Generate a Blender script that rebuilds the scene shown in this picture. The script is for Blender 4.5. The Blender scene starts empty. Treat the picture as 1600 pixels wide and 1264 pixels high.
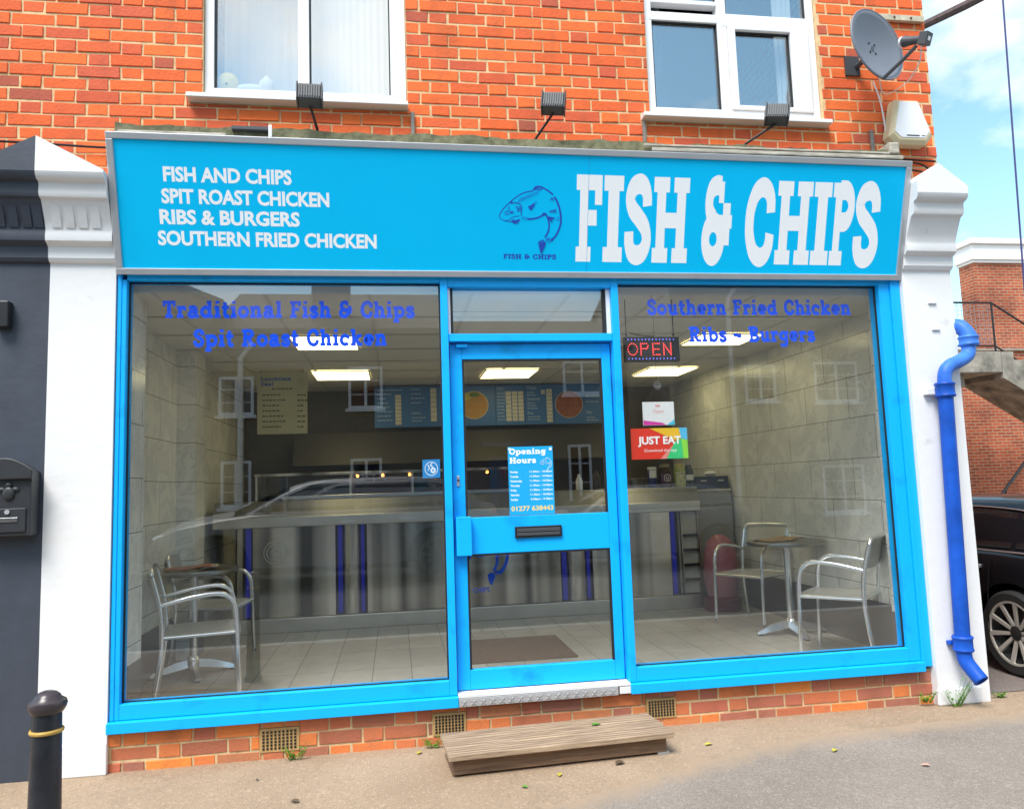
import bpy, bmesh, math, random
from mathutils import Vector, Matrix
random.seed(11)
R = math.radians
sc = bpy.context.scene
COL = sc.collection

# ------------------------------------------------------------------ camera, sky, sun, exposure
cam_d = bpy.data.cameras.new('camera'); cam = bpy.data.objects.new('camera', cam_d); COL.objects.link(cam)
cam_d.sensor_fit = 'HORIZONTAL'; cam_d.sensor_width = 36.0; cam_d.lens = 1200.0 / 1600.0 * 36.0
cam_d.clip_start = 0.05; cam_d.clip_end = 2000
cr, cu, cf = Vector((0.9883, -0.1487, -0.0336)), Vector((0.0176, -0.1074, 0.9941)), Vector((0.1514, 0.983, 0.1035))
m3 = Matrix((cr, cu, -cf)).transposed()
cam.matrix_world = Matrix.Translation((1.4747, -4.3557, 1.3945)) @ m3.to_4x4()
sc.camera = cam

SUN_EL, SUN_AZ = R(58), R(215)        # azimuth clockwise from +Y: behind the photographer, a little to the left
w = bpy.data.worlds.new("World"); sc.world = w; w.use_nodes = True
nt = w.node_tree; nt.nodes.clear()
def N(t, typ, **kw):
    n = t.nodes.new(typ)
    for k, v in kw.items():
        if k.startswith('i_'): n.inputs[int(k[2:]) if k[2:].isdigit() else k[2:]].default_value = v
        else: setattr(n, k, v)
    return n
sky = N(nt, 'ShaderNodeTexSky', sky_type='NISHITA', sun_disc=False, sun_elevation=SUN_EL, sun_rotation=SUN_AZ)
sky.air_density = 1.0; sky.dust_density = 0.6; sky.ozone_density = 1.5
tc = N(nt, 'ShaderNodeTexCoord')
mp = N(nt, 'ShaderNodeMapping'); mp.inputs['Scale'].default_value = (1.0, 1.0, 1.9); mp.inputs['Location'].default_value = (12.7, 6.1, 2.2)
cn = N(nt, 'ShaderNodeTexNoise'); cn.inputs['Scale'].default_value = 2.3; cn.inputs['Detail'].default_value = 9; cn.inputs['Roughness'].default_value = 0.56
rp = N(nt, 'ShaderNodeValToRGB'); rp.color_ramp.elements[0].position = 0.465; rp.color_ramp.elements[1].position = 0.64
mx = N(nt, 'ShaderNodeMix', data_type='RGBA')
SKY_STR = 0.13
mx.inputs[7].default_value = (6.3, 6.2, 6.0, 1)          # sunlit cloud, in the sky texture's own units
hs = N(nt, 'ShaderNodeHueSaturation'); hs.inputs['Saturation'].default_value = 0.98; hs.inputs['Value'].default_value = 1.12; hs.inputs['Hue'].default_value = 0.472
bg = N(nt, 'ShaderNodeBackground'); bg.inputs['Strength'].default_value = SKY_STR
wo = N(nt, 'ShaderNodeOutputWorld')
L = nt.links.new
L(tc.outputs['Generated'], mp.inputs['Vector']); L(mp.outputs['Vector'], cn.inputs['Vector']); L(cn.outputs['Fac'], rp.inputs['Fac'])
L(sky.outputs['Color'], hs.inputs['Color']); L(hs.outputs['Color'], mx.inputs[6]); L(rp.outputs['Color'], mx.inputs[0])
L(mx.outputs[2], bg.inputs['Color']); L(bg.outputs['Background'], wo.inputs['Surface'])

sd = bpy.data.lights.new('sun', 'SUN'); sun = bpy.data.objects.new('sun', sd); COL.objects.link(sun)
sd.energy = 2.4; sd.angle = R(26); sd.color = (1.0, 0.96, 0.9)
sdir = Vector((math.sin(SUN_AZ) * math.cos(SUN_EL), math.cos(SUN_AZ) * math.cos(SUN_EL), math.sin(SUN_EL)))
sun.rotation_euler = sdir.to_track_quat('Z', 'Y').to_euler()
sc.view_settings.view_transform = 'Standard'; sc.view_settings.look = 'None'
sc.view_settings.exposure = 1.05; sc.view_settings.gamma = 1.0; sc.view_settings.use_curve_mapping = False
sc.cycles.use_denoising = True
sc.cycles.max_bounces = 10; sc.cycles.transparent_max_bounces = 24; sc.cycles.glossy_bounces = 5
sc.cycles.sample_clamp_indirect = 6.0

# ------------------------------------------------------------------ materials
MATS = {}
def mat(name, color, rough=0.6, metal=0.0, var=0.0, vscale=4.0, bump=0.0, bscale=60.0, emit=None, estr=0.0, spec=0.5, var2=None, stretch=None, coat=0.0, vpos=(.3, .7), vdetail=8):
    if name in MATS: return MATS[name]
    m = bpy.data.materials.new(name); m.use_nodes = True; t = m.node_tree
    b = t.nodes['Principled BSDF']
    b.inputs['Base Color'].default_value = (*color, 1); b.inputs['Roughness'].default_value = rough; b.inputs['Metallic'].default_value = metal
    b.inputs['Specular IOR Level'].default_value = spec
    if coat: b.inputs['Coat Weight'].default_value = coat; b.inputs['Coat Roughness'].default_value = 0.03
    if emit: b.inputs['Emission Color'].default_value = (*emit, 1); b.inputs['Emission Strength'].default_value = estr
    if var or bump:
        c = N(t, 'ShaderNodeTexCoord'); src = c.outputs['Object']
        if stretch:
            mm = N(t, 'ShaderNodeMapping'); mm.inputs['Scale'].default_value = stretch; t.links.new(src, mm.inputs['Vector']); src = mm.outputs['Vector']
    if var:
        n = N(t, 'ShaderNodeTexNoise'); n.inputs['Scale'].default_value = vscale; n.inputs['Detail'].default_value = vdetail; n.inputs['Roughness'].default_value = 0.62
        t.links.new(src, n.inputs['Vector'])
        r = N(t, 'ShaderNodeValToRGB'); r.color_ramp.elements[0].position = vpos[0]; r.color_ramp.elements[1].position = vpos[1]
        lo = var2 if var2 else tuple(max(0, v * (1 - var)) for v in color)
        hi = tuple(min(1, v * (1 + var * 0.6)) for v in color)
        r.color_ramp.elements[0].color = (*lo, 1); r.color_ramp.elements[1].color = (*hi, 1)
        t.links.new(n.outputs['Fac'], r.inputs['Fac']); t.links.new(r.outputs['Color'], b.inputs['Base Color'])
    if bump:
        n2 = N(t, 'ShaderNodeTexNoise'); n2.inputs['Scale'].default_value = bscale; n2.inputs['Detail'].default_value = 5
        t.links.new(src, n2.inputs['Vector'])
        bp = N(t, 'ShaderNodeBump'); bp.inputs['Strength'].default_value = bump; bp.inputs['Distance'].default_value = 0.004
        t.links.new(n2.outputs['Fac'], bp.inputs['Height']); t.links.new(bp.outputs['Normal'], b.inputs['Normal'])
    MATS[name] = m; return m

def brick_mat(name, cols, stain=0.35, stain_col=(0.1, 0.03, 0.015)):
    m = bpy.data.materials.new(name); m.use_nodes = True; t = m.node_tree; b = t.nodes['Principled BSDF']
    g = N(t, 'ShaderNodeNewGeometry'); r = N(t, 'ShaderNodeValToRGB'); cr_ = r.color_ramp; cr_.interpolation = 'LINEAR'
    for i, (p, c) in enumerate(cols):
        e = cr_.elements[i] if i < 2 else cr_.elements.new(p)
        e.position = p; e.color = (*c, 1)
    t.links.new(g.outputs['Random Per Island'], r.inputs['Fac'])
    c = N(t, 'ShaderNodeTexCoord')
    n = N(t, 'ShaderNodeTexNoise'); n.inputs['Scale'].default_value = 14; n.inputs['Detail'].default_value = 9; n.inputs['Roughness'].default_value = 0.7
    t.links.new(c.outputs['Object'], n.inputs['Vector'])
    rr = N(t, 'ShaderNodeValToRGB'); rr.color_ramp.elements[0].position = 0.5; rr.color_ramp.elements[1].position = 0.78
    t.links.new(n.outputs['Fac'], rr.inputs['Fac'])
    mu = N(t, 'ShaderNodeMath', operation='MULTIPLY'); mu.inputs[1].default_value = stain; t.links.new(rr.outputs['Color'], mu.inputs[0])
    mi = N(t, 'ShaderNodeMix', data_type='RGBA'); mi.inputs[7].default_value = (*stain_col, 1)
    t.links.new(mu.outputs[0], mi.inputs[0]); t.links.new(r.outputs['Color'], mi.inputs[6]); t.links.new(mi.outputs[2], b.inputs['Base Color'])
    sm = N(t, 'ShaderNodeMapping'); sm.inputs['Scale'].default_value = (2.2, 1, .55); t.links.new(c.outputs['Object'], sm.inputs['Vector'])
    so_ = N(t, 'ShaderNodeTexNoise'); so_.inputs['Scale'].default_value = 2.4; so_.inputs['Detail'].default_value = 7; t.links.new(sm.outputs['Vector'], so_.inputs['Vector'])
    sr = N(t, 'ShaderNodeMapRange'); sr.inputs['From Min'].default_value = .52; sr.inputs['From Max'].default_value = .78; sr.inputs['To Max'].default_value = .42; t.links.new(so_.outputs['Fac'], sr.inputs['Value'])
    sx_ = N(t, 'ShaderNodeMix', data_type='RGBA'); sx_.inputs[7].default_value = (.16, .055, .03, 1); t.links.new(sr.outputs['Result'], sx_.inputs[0]); t.links.new(mi.outputs[2], sx_.inputs[6]); t.links.new(sx_.outputs[2], b.inputs['Base Color'])
    b.inputs['Roughness'].default_value = 0.85
    n2 = N(t, 'ShaderNodeTexNoise'); n2.inputs['Scale'].default_value = 70; n2.inputs['Detail'].default_value = 6; t.links.new(c.outputs['Object'], n2.inputs['Vector'])
    bp = N(t, 'ShaderNodeBump'); bp.inputs['Strength'].default_value = 0.55; bp.inputs['Distance'].default_value = 0.006
    t.links.new(n2.outputs['Fac'], bp.inputs['Height']); t.links.new(bp.outputs['Normal'], b.inputs['Normal'])
    return m

def brick_tex(name, c1, c2, mortar):
    m = bpy.data.materials.new(name); m.use_nodes = True; t = m.node_tree; b = t.nodes['Principled BSDF']
    c = N(t, 'ShaderNodeTexCoord'); sx = N(t, 'ShaderNodeSeparateXYZ'); cx = N(t, 'ShaderNodeCombineXYZ'); ad = N(t, 'ShaderNodeMath', operation='ADD')
    t.links.new(c.outputs['Object'], sx.inputs[0]); t.links.new(sx.outputs[0], ad.inputs[0]); t.links.new(sx.outputs[1], ad.inputs[1])
    t.links.new(ad.outputs[0], cx.inputs[0]); t.links.new(sx.outputs[2], cx.inputs[1])
    k = N(t, 'ShaderNodeTexBrick'); k.inputs['Color1'].default_value = (*c1, 1); k.inputs['Color2'].default_value = (*c2, 1); k.inputs['Mortar'].default_value = (*mortar, 1)
    k.inputs['Scale'].default_value = 1; k.inputs['Brick Width'].default_value = 0.225; k.inputs['Row Height'].default_value = 0.075; k.inputs['Mortar Size'].default_value = 0.008
    k.inputs['Bias'].default_value = 0.0
    t.links.new(cx.outputs[0], k.inputs['Vector'])
    n = N(t, 'ShaderNodeTexNoise'); n.inputs['Scale'].default_value = 1.2; n.inputs['Detail'].default_value = 8; t.links.new(c.outputs['Object'], n.inputs['Vector'])
    mi = N(t, 'ShaderNodeMix', data_type='RGBA', blend_type='MULTIPLY'); mi.inputs[0].default_value = 0.7
    r = N(t, 'ShaderNodeValToRGB'); r.color_ramp.elements[0].position = .35; r.color_ramp.elements[0].color = (.45, .4, .4, 1); r.color_ramp.elements[1].position = .6
    t.links.new(n.outputs['Fac'], r.inputs['Fac']); t.links.new(k.outputs['Color'], mi.inputs[6]); t.links.new(r.outputs['Color'], mi.inputs[7]); t.links.new(mi.outputs[2], b.inputs['Base Color'])
    b.inputs['Roughness'].default_value = .9
    return m

def tile_mat(name, c1, c2, grout, w_, h_, axes, rough=0.25, vein=0.0, offset=0.0, gsize=0.004):
    """tiles w_ x h_ laid in the two given object axes; optional marble veins"""
    m = bpy.data.materials.new(name); m.use_nodes = True; t = m.node_tree; b = t.nodes['Principled BSDF']
    c = N(t, 'ShaderNodeTexCoord'); sx = N(t, 'ShaderNodeSeparateXYZ'); cx = N(t, 'ShaderNodeCombineXYZ')
    t.links.new(c.outputs['Object'], sx.inputs[0]); t.links.new(sx.outputs[axes[0]], cx.inputs[0]); t.links.new(sx.outputs[axes[1]], cx.inputs[1])
    k = N(t, 'ShaderNodeTexBrick'); k.offset = offset
    k.inputs['Color1'].default_value = (*c1, 1); k.inputs['Color2'].default_value = (*c2, 1); k.inputs['Mortar'].default_value = (*grout, 1)
    k.inputs['Scale'].default_value = 1; k.inputs['Brick Width'].default_value = w_; k.inputs['Row Height'].default_value = h_; k.inputs['Mortar Size'].default_value = gsize
    t.links.new(cx.outputs[0], k.inputs['Vector'])
    out = k.outputs['Color']
    n = N(t, 'ShaderNodeTexNoise'); n.inputs['Scale'].default_value = 3.0; n.inputs['Detail'].default_value = 10; n.inputs['Roughness'].default_value = .65; n.inputs['Distortion'].default_value = 1.2
    t.links.new(c.outputs['Object'], n.inputs['Vector'])
    r = N(t, 'ShaderNodeValToRGB'); e = r.color_ramp.elements
    e[0].position = .36; e[0].color = (.80, .80, .80, 1); e[1].position = .62; e[1].color = (1.05, 1.04, 1.0, 1)
    if vein:
        e2 = r.color_ramp.elements.new(.475); e2.color = (.95, .95, .94, 1)
        e3 = r.color_ramp.elements.new(.49); e3.color = (1 - vein, 1 - vein, 1 - vein, 1)
        e4 = r.color_ramp.elements.new(.505); e4.color = (.97, .97, .96, 1)
    t.links.new(n.outputs['Fac'], r.inputs['Fac'])
    mi = N(t, 'ShaderNodeMix', data_type='RGBA', blend_type='MULTIPLY'); mi.inputs[0].default_value = .85
    t.links.new(out, mi.inputs[6]); t.links.new(r.outputs['Color'], mi.inputs[7]); t.links.new(mi.outputs[2], b.inputs['Base Color'])
    b.inputs['Roughness'].default_value = rough
    return m

def glass_mat(name, refl=0.1, tint=(0.93, 0.95, 0.93), rough=0.0):
    m = bpy.data.materials.new(name); m.use_nodes = True; t = m.node_tree; t.nodes.clear()
    tr = N(t, 'ShaderNodeBsdfTransparent'); tr.inputs['Color'].default_value = (*tint, 1)
    gl = N(t, 'ShaderNodeBsdfGlossy'); gl.inputs['Roughness'].default_value = rough; gl.inputs['Color'].default_value = (.97, .98, 1, 1)
    ge = N(t, 'ShaderNodeNewGeometry'); dt = N(t, 'ShaderNodeVectorMath', operation='DOT_PRODUCT'); t.links.new(ge.outputs['Normal'], dt.inputs[0]); t.links.new(ge.outputs['Incoming'], dt.inputs[1])
    ab = N(t, 'ShaderNodeMath', operation='ABSOLUTE'); t.links.new(dt.outputs['Value'], ab.inputs[0])
    om = N(t, 'ShaderNodeMath', operation='SUBTRACT', use_clamp=True); om.inputs[0].default_value = 1.0; t.links.new(ab.outputs[0], om.inputs[1])
    fr = N(t, 'ShaderNodeMath', operation='POWER'); fr.inputs[1].default_value = 5.0; t.links.new(om.outputs[0], fr.inputs[0])
    ad = N(t, 'ShaderNodeMath', operation='MULTIPLY_ADD', use_clamp=True); ad.inputs[1].default_value = 0.9; ad.inputs[2].default_value = refl
    mi = N(t, 'ShaderNodeMixShader'); o = N(t, 'ShaderNodeOutputMaterial')
    t.links.new(fr.outputs[0], ad.inputs[0]); t.links.new(ad.outputs[0], mi.inputs[0]); t.links.new(tr.outputs[0], mi.inputs[1]); t.links.new(gl.outputs[0], mi.inputs[2]); t.links.new(mi.outputs[0], o.inputs['Surface'])
    return m

BLUE = mat('blue_paint', (0.003, 0.38, 0.88), .42, var=.22, vscale=3.5, vpos=(.30, .44), spec=.3)
SIGNBLUE = mat('sign_blue', (0.002, 0.56, 0.99), .4, spec=.15, var=.04, vscale=1.5)
VINYL = mat('blue_vinyl', (0.006, 0.11, 1.0), .6, spec=.1)
DKVINYL = mat('navy_vinyl', (0.012, 0.075, 0.50), .5)
WHVINYL = mat('white_vinyl', (0.97, 0.98, 0.99), .5, spec=.2)
ALU = mat('aluminium_trim', (0.55, 0.56, 0.58), .42, .55, var=.08, vscale=6)
ALUW = mat('pale_trim', (0.74, 0.74, 0.74), .5, var=.08, vscale=5)
WHITEP = mat('white_masonry_paint', (0.755, 0.755, 0.755), .8, var=.04, vscale=5, vpos=(.26, .36), var2=(.62, .60, .57), bump=.5, bscale=20)
DARKP = mat('slate_paint', (0.046, 0.056, 0.078), .6, var=.22, vscale=4, bump=.35, bscale=24)
UPVC = mat('white_upvc', (0.82, 0.82, 0.83), .35)
BLACKPL = mat('black_plastic', (0.012, 0.012, 0.014), .42)
GREYPL = mat('charcoal_plastic', (0.055, 0.06, 0.068), .5)
GASKET = mat('black_gasket', (0.01, 0.012, 0.014), .6)
STEEL = mat('reflection_streaked_steel', (0.70, 0.67, 0.61), .24, .95, var=.6, vscale=2.3, stretch=(2.2, 2.2, .03), var2=(.13, .125, .115), vpos=(.36, .60), vdetail=1.5)  # broad bright and dark vertical streaks paint reflections into the steel colour
STEELD = mat('dull_steel', (0.74, 0.73, 0.70), .34, .9, var=.1, vscale=5)
CHROME = mat('chair_aluminium', (0.86, 0.87, 0.89), .20, .88)
RUBBER = mat('rubber', (0.015, 0.015, 0.015), .8)
MORTAR = mat('mortar', (0.74, 0.52, 0.28), .95, var=.25, vscale=20, bump=.5, bscale=90)
MORTAR2 = mat('pale_mortar', (0.66, 0.50, 0.28), .95, var=.25, vscale=20, bump=.5, bscale=90)
BRICK = brick_mat('orange_brick', [(0, (.60, .10, .045)), (.10, (.72, .115, .028)), (.4, (.80, .135, .026)), (.7, (.86, .170, .032)), (.90, (.74, .12, .035)), (.97, (.66, .115, .05)), (1, (.40, .09, .05))], .32, (.22, .05, .02))
BRICKL = brick_mat('worn_brick', [(0, (.40, .13, .07)), (.25, (.62, .18, .07)), (.45, (.78, .22, .05)), (.6, (.50, .14, .08)), (.8, (.36, .15, .10)), (.92, (.85, .26, .05)), (1, (.30, .15, .11))], .3, (.2, .12, .09))
GLASS = glass_mat('shop_glass', .092, (.985, .99, .982))
GLASSU = glass_mat('upper_glass', .27, (.93, .95, .95))
GLASSC = glass_mat('cabinet_glass', .05, (.95, .96, .95))
WOOD = mat('weathered_wood', (0.40, 0.29, 0.19), .85, var=.5, vscale=5, bump=.6, bscale=18, stretch=(1, 14, 14), var2=(.17, .115, .075))
WOODD = mat('dark_wood', (0.20, 0.12, 0.07), .85, var=.5, vscale=4, bump=.5, bscale=18, stretch=(1, 14, 14))
MOSS = mat('mossy_lead', (0.16, 0.15, 0.085), .95, var=.6, vscale=16, bump=1, bscale=45, var2=(.055, .06, .03))
PALEW = mat('flaking_timber', (0.50, 0.46, 0.38), .9, var=.5, vscale=9, bump=.8, bscale=40, stretch=(1, 6, 6))
PLUMB = mat('blue_gloss', (0.010, 0.085, 0.47), .46, var=.3, vscale=6, spec=.22, bump=.25, bscale=30)
PLUMBF = mat('faded_blue_gloss', (0.06, 0.20, 0.60), .45, var=.4, vscale=6, var2=(.02, .11, .52), spec=.25)
LEAF = mat('leaf_green', (0.10, 0.26, 0.02), .6, var=.4, vscale=30)
LEAFY = mat('leaf_yellow', (0.48, 0.42, 0.05), .6)
LEAFB = mat('leaf_brown', (0.10, 0.065, 0.035), .7)
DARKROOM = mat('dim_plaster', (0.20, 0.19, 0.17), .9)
CURTAIN = mat('net_curtain', (0.80, 0.82, 0.84), .9)

# ------------------------------------------------------------------ mesh helper
class MB:
    def __init__(s): s.v = []; s.f = []; s.m = []
    def add(s, vs, fs, mi=0):
        o = len(s.v); s.v += [tuple(v) for v in vs]; s.f += [tuple(i + o for i in f) for f in fs]; s.m += [mi] * len(fs); return s
    def box(s, x0, x1, y0, y1, z0, z1, mi=0, M=None):
        vs = [Vector((x, y, z)) for z in (z0, z1) for y in (y0, y1) for x in (x0, x1)]
        if M: vs = [M @ v for v in vs]
        return s.add(vs, [(0, 2, 3, 1), (4, 5, 7, 6), (0, 1, 5, 4), (2, 6, 7, 3), (0, 4, 6, 2), (1, 3, 7, 5)], mi)
    def tube(s, pts, r, n=10, mi=0, cap=True, closed=False):
        pts = [Vector(p) for p in pts]; k = len(pts)
        rs = r if isinstance(r, (list, tuple)) else [r] * k
        T = []
        for i in range(k):
            a = pts[i - 1] if (i > 0 or closed) else pts[i]; b = pts[(i + 1) % k] if (i < k - 1 or closed) else pts[i]
            T.append((b - a).normalized())
        u = T[0].orthogonal().normalized(); vs = []
        for i in range(k):
            u = (u - T[i] * u.dot(T[i])); u = u.normalized() if u.length > 1e-6 else T[i].orthogonal().normalized()
            v = T[i].cross(u)
            for j in range(n):
                a = 2 * math.pi * j / n; vs.append(pts[i] + (u * math.cos(a) + v * math.sin(a)) * rs[i])
        fs = []
        for i in range(k if closed else k - 1):
            for j in range(n):
                a, b = i * n + j, i * n + (j + 1) % n; i2 = (i + 1) % k
                fs.append((a, b, i2 * n + (j + 1) % n, i2 * n + j))
        if cap and not closed:
            fs.append(tuple(range(n - 1, -1, -1))); fs.append(tuple(range((k - 1) * n, k * n)))
        return s.add(vs, fs, mi)
    def lathe(s, prof, n=24, M=None, mi=0, closed=False):
        vs = []; k = len(prof)
        for (r, z) in prof:
            for j in range(n):
                a = 2 * math.pi * j / n; vs.append(Vector((r * math.cos(a), r * math.sin(a), z)))
        if M: vs = [M @ v for v in vs]
        fs = []
        for i in range(k if closed else k - 1):
            for j in range(n):
                i2 = (i + 1) % k
                fs.append((i * n + j, i * n + (j + 1) % n, i2 * n + (j + 1) % n, i2 * n + j))
        if not closed:
            fs.append(tuple(range(n - 1, -1, -1))); fs.append(tuple(range((k - 1) * n, k * n)))
        return s.add(vs, fs, mi)
    def prism(s, poly, a, b, fn, mi=0):
        """poly: 2-D outline; fn(u, v, t) -> point, t runs a..b"""
        n = len(poly)
        vs = [fn(u, v, a) for u, v in poly] + [fn(u, v, b) for u, v in poly]
        fs = [tuple(range(n - 1, -1, -1)), tuple(range(n, 2 * n))] + [(i, (i + 1) % n, n + (i + 1) % n, n + i) for i in range(n)]
        return s.add(vs, fs, mi)
    def ball(s, c, r, n=8, mi=0):
        rx, ry, rz = r if isinstance(r, (tuple, list)) else (r, r, r)
        vs = [(c[0], c[1], c[2] - rz)]; k = max(3, n // 2)
        for i in range(1, k):
            ph = -math.pi / 2 + math.pi * i / k
            for j in range(n):
                a = 2 * math.pi * j / n; vs.append((c[0] + rx * math.cos(ph) * math.cos(a), c[1] + ry * math.cos(ph) * math.sin(a), c[2] + rz * math.sin(ph)))
        vs.append((c[0], c[1], c[2] + rz)); fs = []
        for j in range(n): fs.append((0, 1 + (j + 1) % n, 1 + j))
        for i in range(k - 2):
            for j in range(n):
                a = 1 + i * n; fs.append((a + j, a + (j + 1) % n, a + n + (j + 1) % n, a + n + j))
        t = len(vs) - 1; a = 1 + (k - 2) * n
        for j in range(n): fs.append((a + j, a + (j + 1) % n, t))
        return s.add(vs, fs, mi)
    def build(s, name, mats, parent=None, smooth=False, bev=0.0, seg=2, angle=40):
        me = bpy.data.meshes.new(name); me.from_pydata([tuple(v) for v in s.v], [], s.f)
        for m in (mats if isinstance(mats, (list, tuple)) else [mats]): me.materials.append(m)
        me.polygons.foreach_set('material_index', s.m)
        me.update()
        bm = bmesh.new(); bm.from_mesh(me); bmesh.ops.recalc_face_normals(bm, faces=bm.faces); bm.to_mesh(me); bm.free()
        if smooth:
            me.polygons.foreach_set('use_smooth', [True] * len(me.polygons))
            try: me.set_sharp_from_angle(angle=R(angle))
            except Exception: pass
        o = bpy.data.objects.new(name, me); COL.objects.link(o)
        if parent: o.parent = parent
        if bev:
            b = o.modifiers.new('edge', 'BEVEL'); b.width = bev; b.segments = seg; b.limit_method = 'ANGLE'; b.angle_limit = R(35); b.harden_normals = False
        return o
def tag(o, label, cat, group=None, kind=None):
    o['label'] = label; o['category'] = cat
    if group: o['group'] = group
    if kind: o['kind'] = kind
    return o
def struct(o): o['kind'] = 'structure'; return o
def empty(name, loc=(0, 0, 0), rz=0.0):
    o = bpy.data.objects.new(name, None); COL.objects.link(o); o.location = loc; o.rotation_euler = (0, 0, rz); o.empty_display_size = .1; return o
def copy_tree(o, parent=None):
    c = o.copy(); COL.objects.link(c)
    if parent: c.parent = parent
    for ch in list(o.children): copy_tree(ch, c)
    return c
def curve(pts, n=8):
    """Catmull-Rom through pts"""
    P = [Vector(p) for p in pts]; out = []
    for i in range(len(P) - 1):
        p0 = P[i - 1] if i else P[i] * 2 - P[i + 1]; p1, p2 = P[i], P[i + 1]; p3 = P[i + 2] if i + 2 < len(P) else P[i + 1] * 2 - P[i]
        for k in range(n):
            t = k / n
            out.append(.5 * ((2 * p1) + (p2 - p0) * t + (2 * p0 - 5 * p1 + 4 * p2 - p3) * t * t + (3 * p1 - p0 - 3 * p2 + p3) * t ** 3))
    out.append(P[-1]); return out

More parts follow.
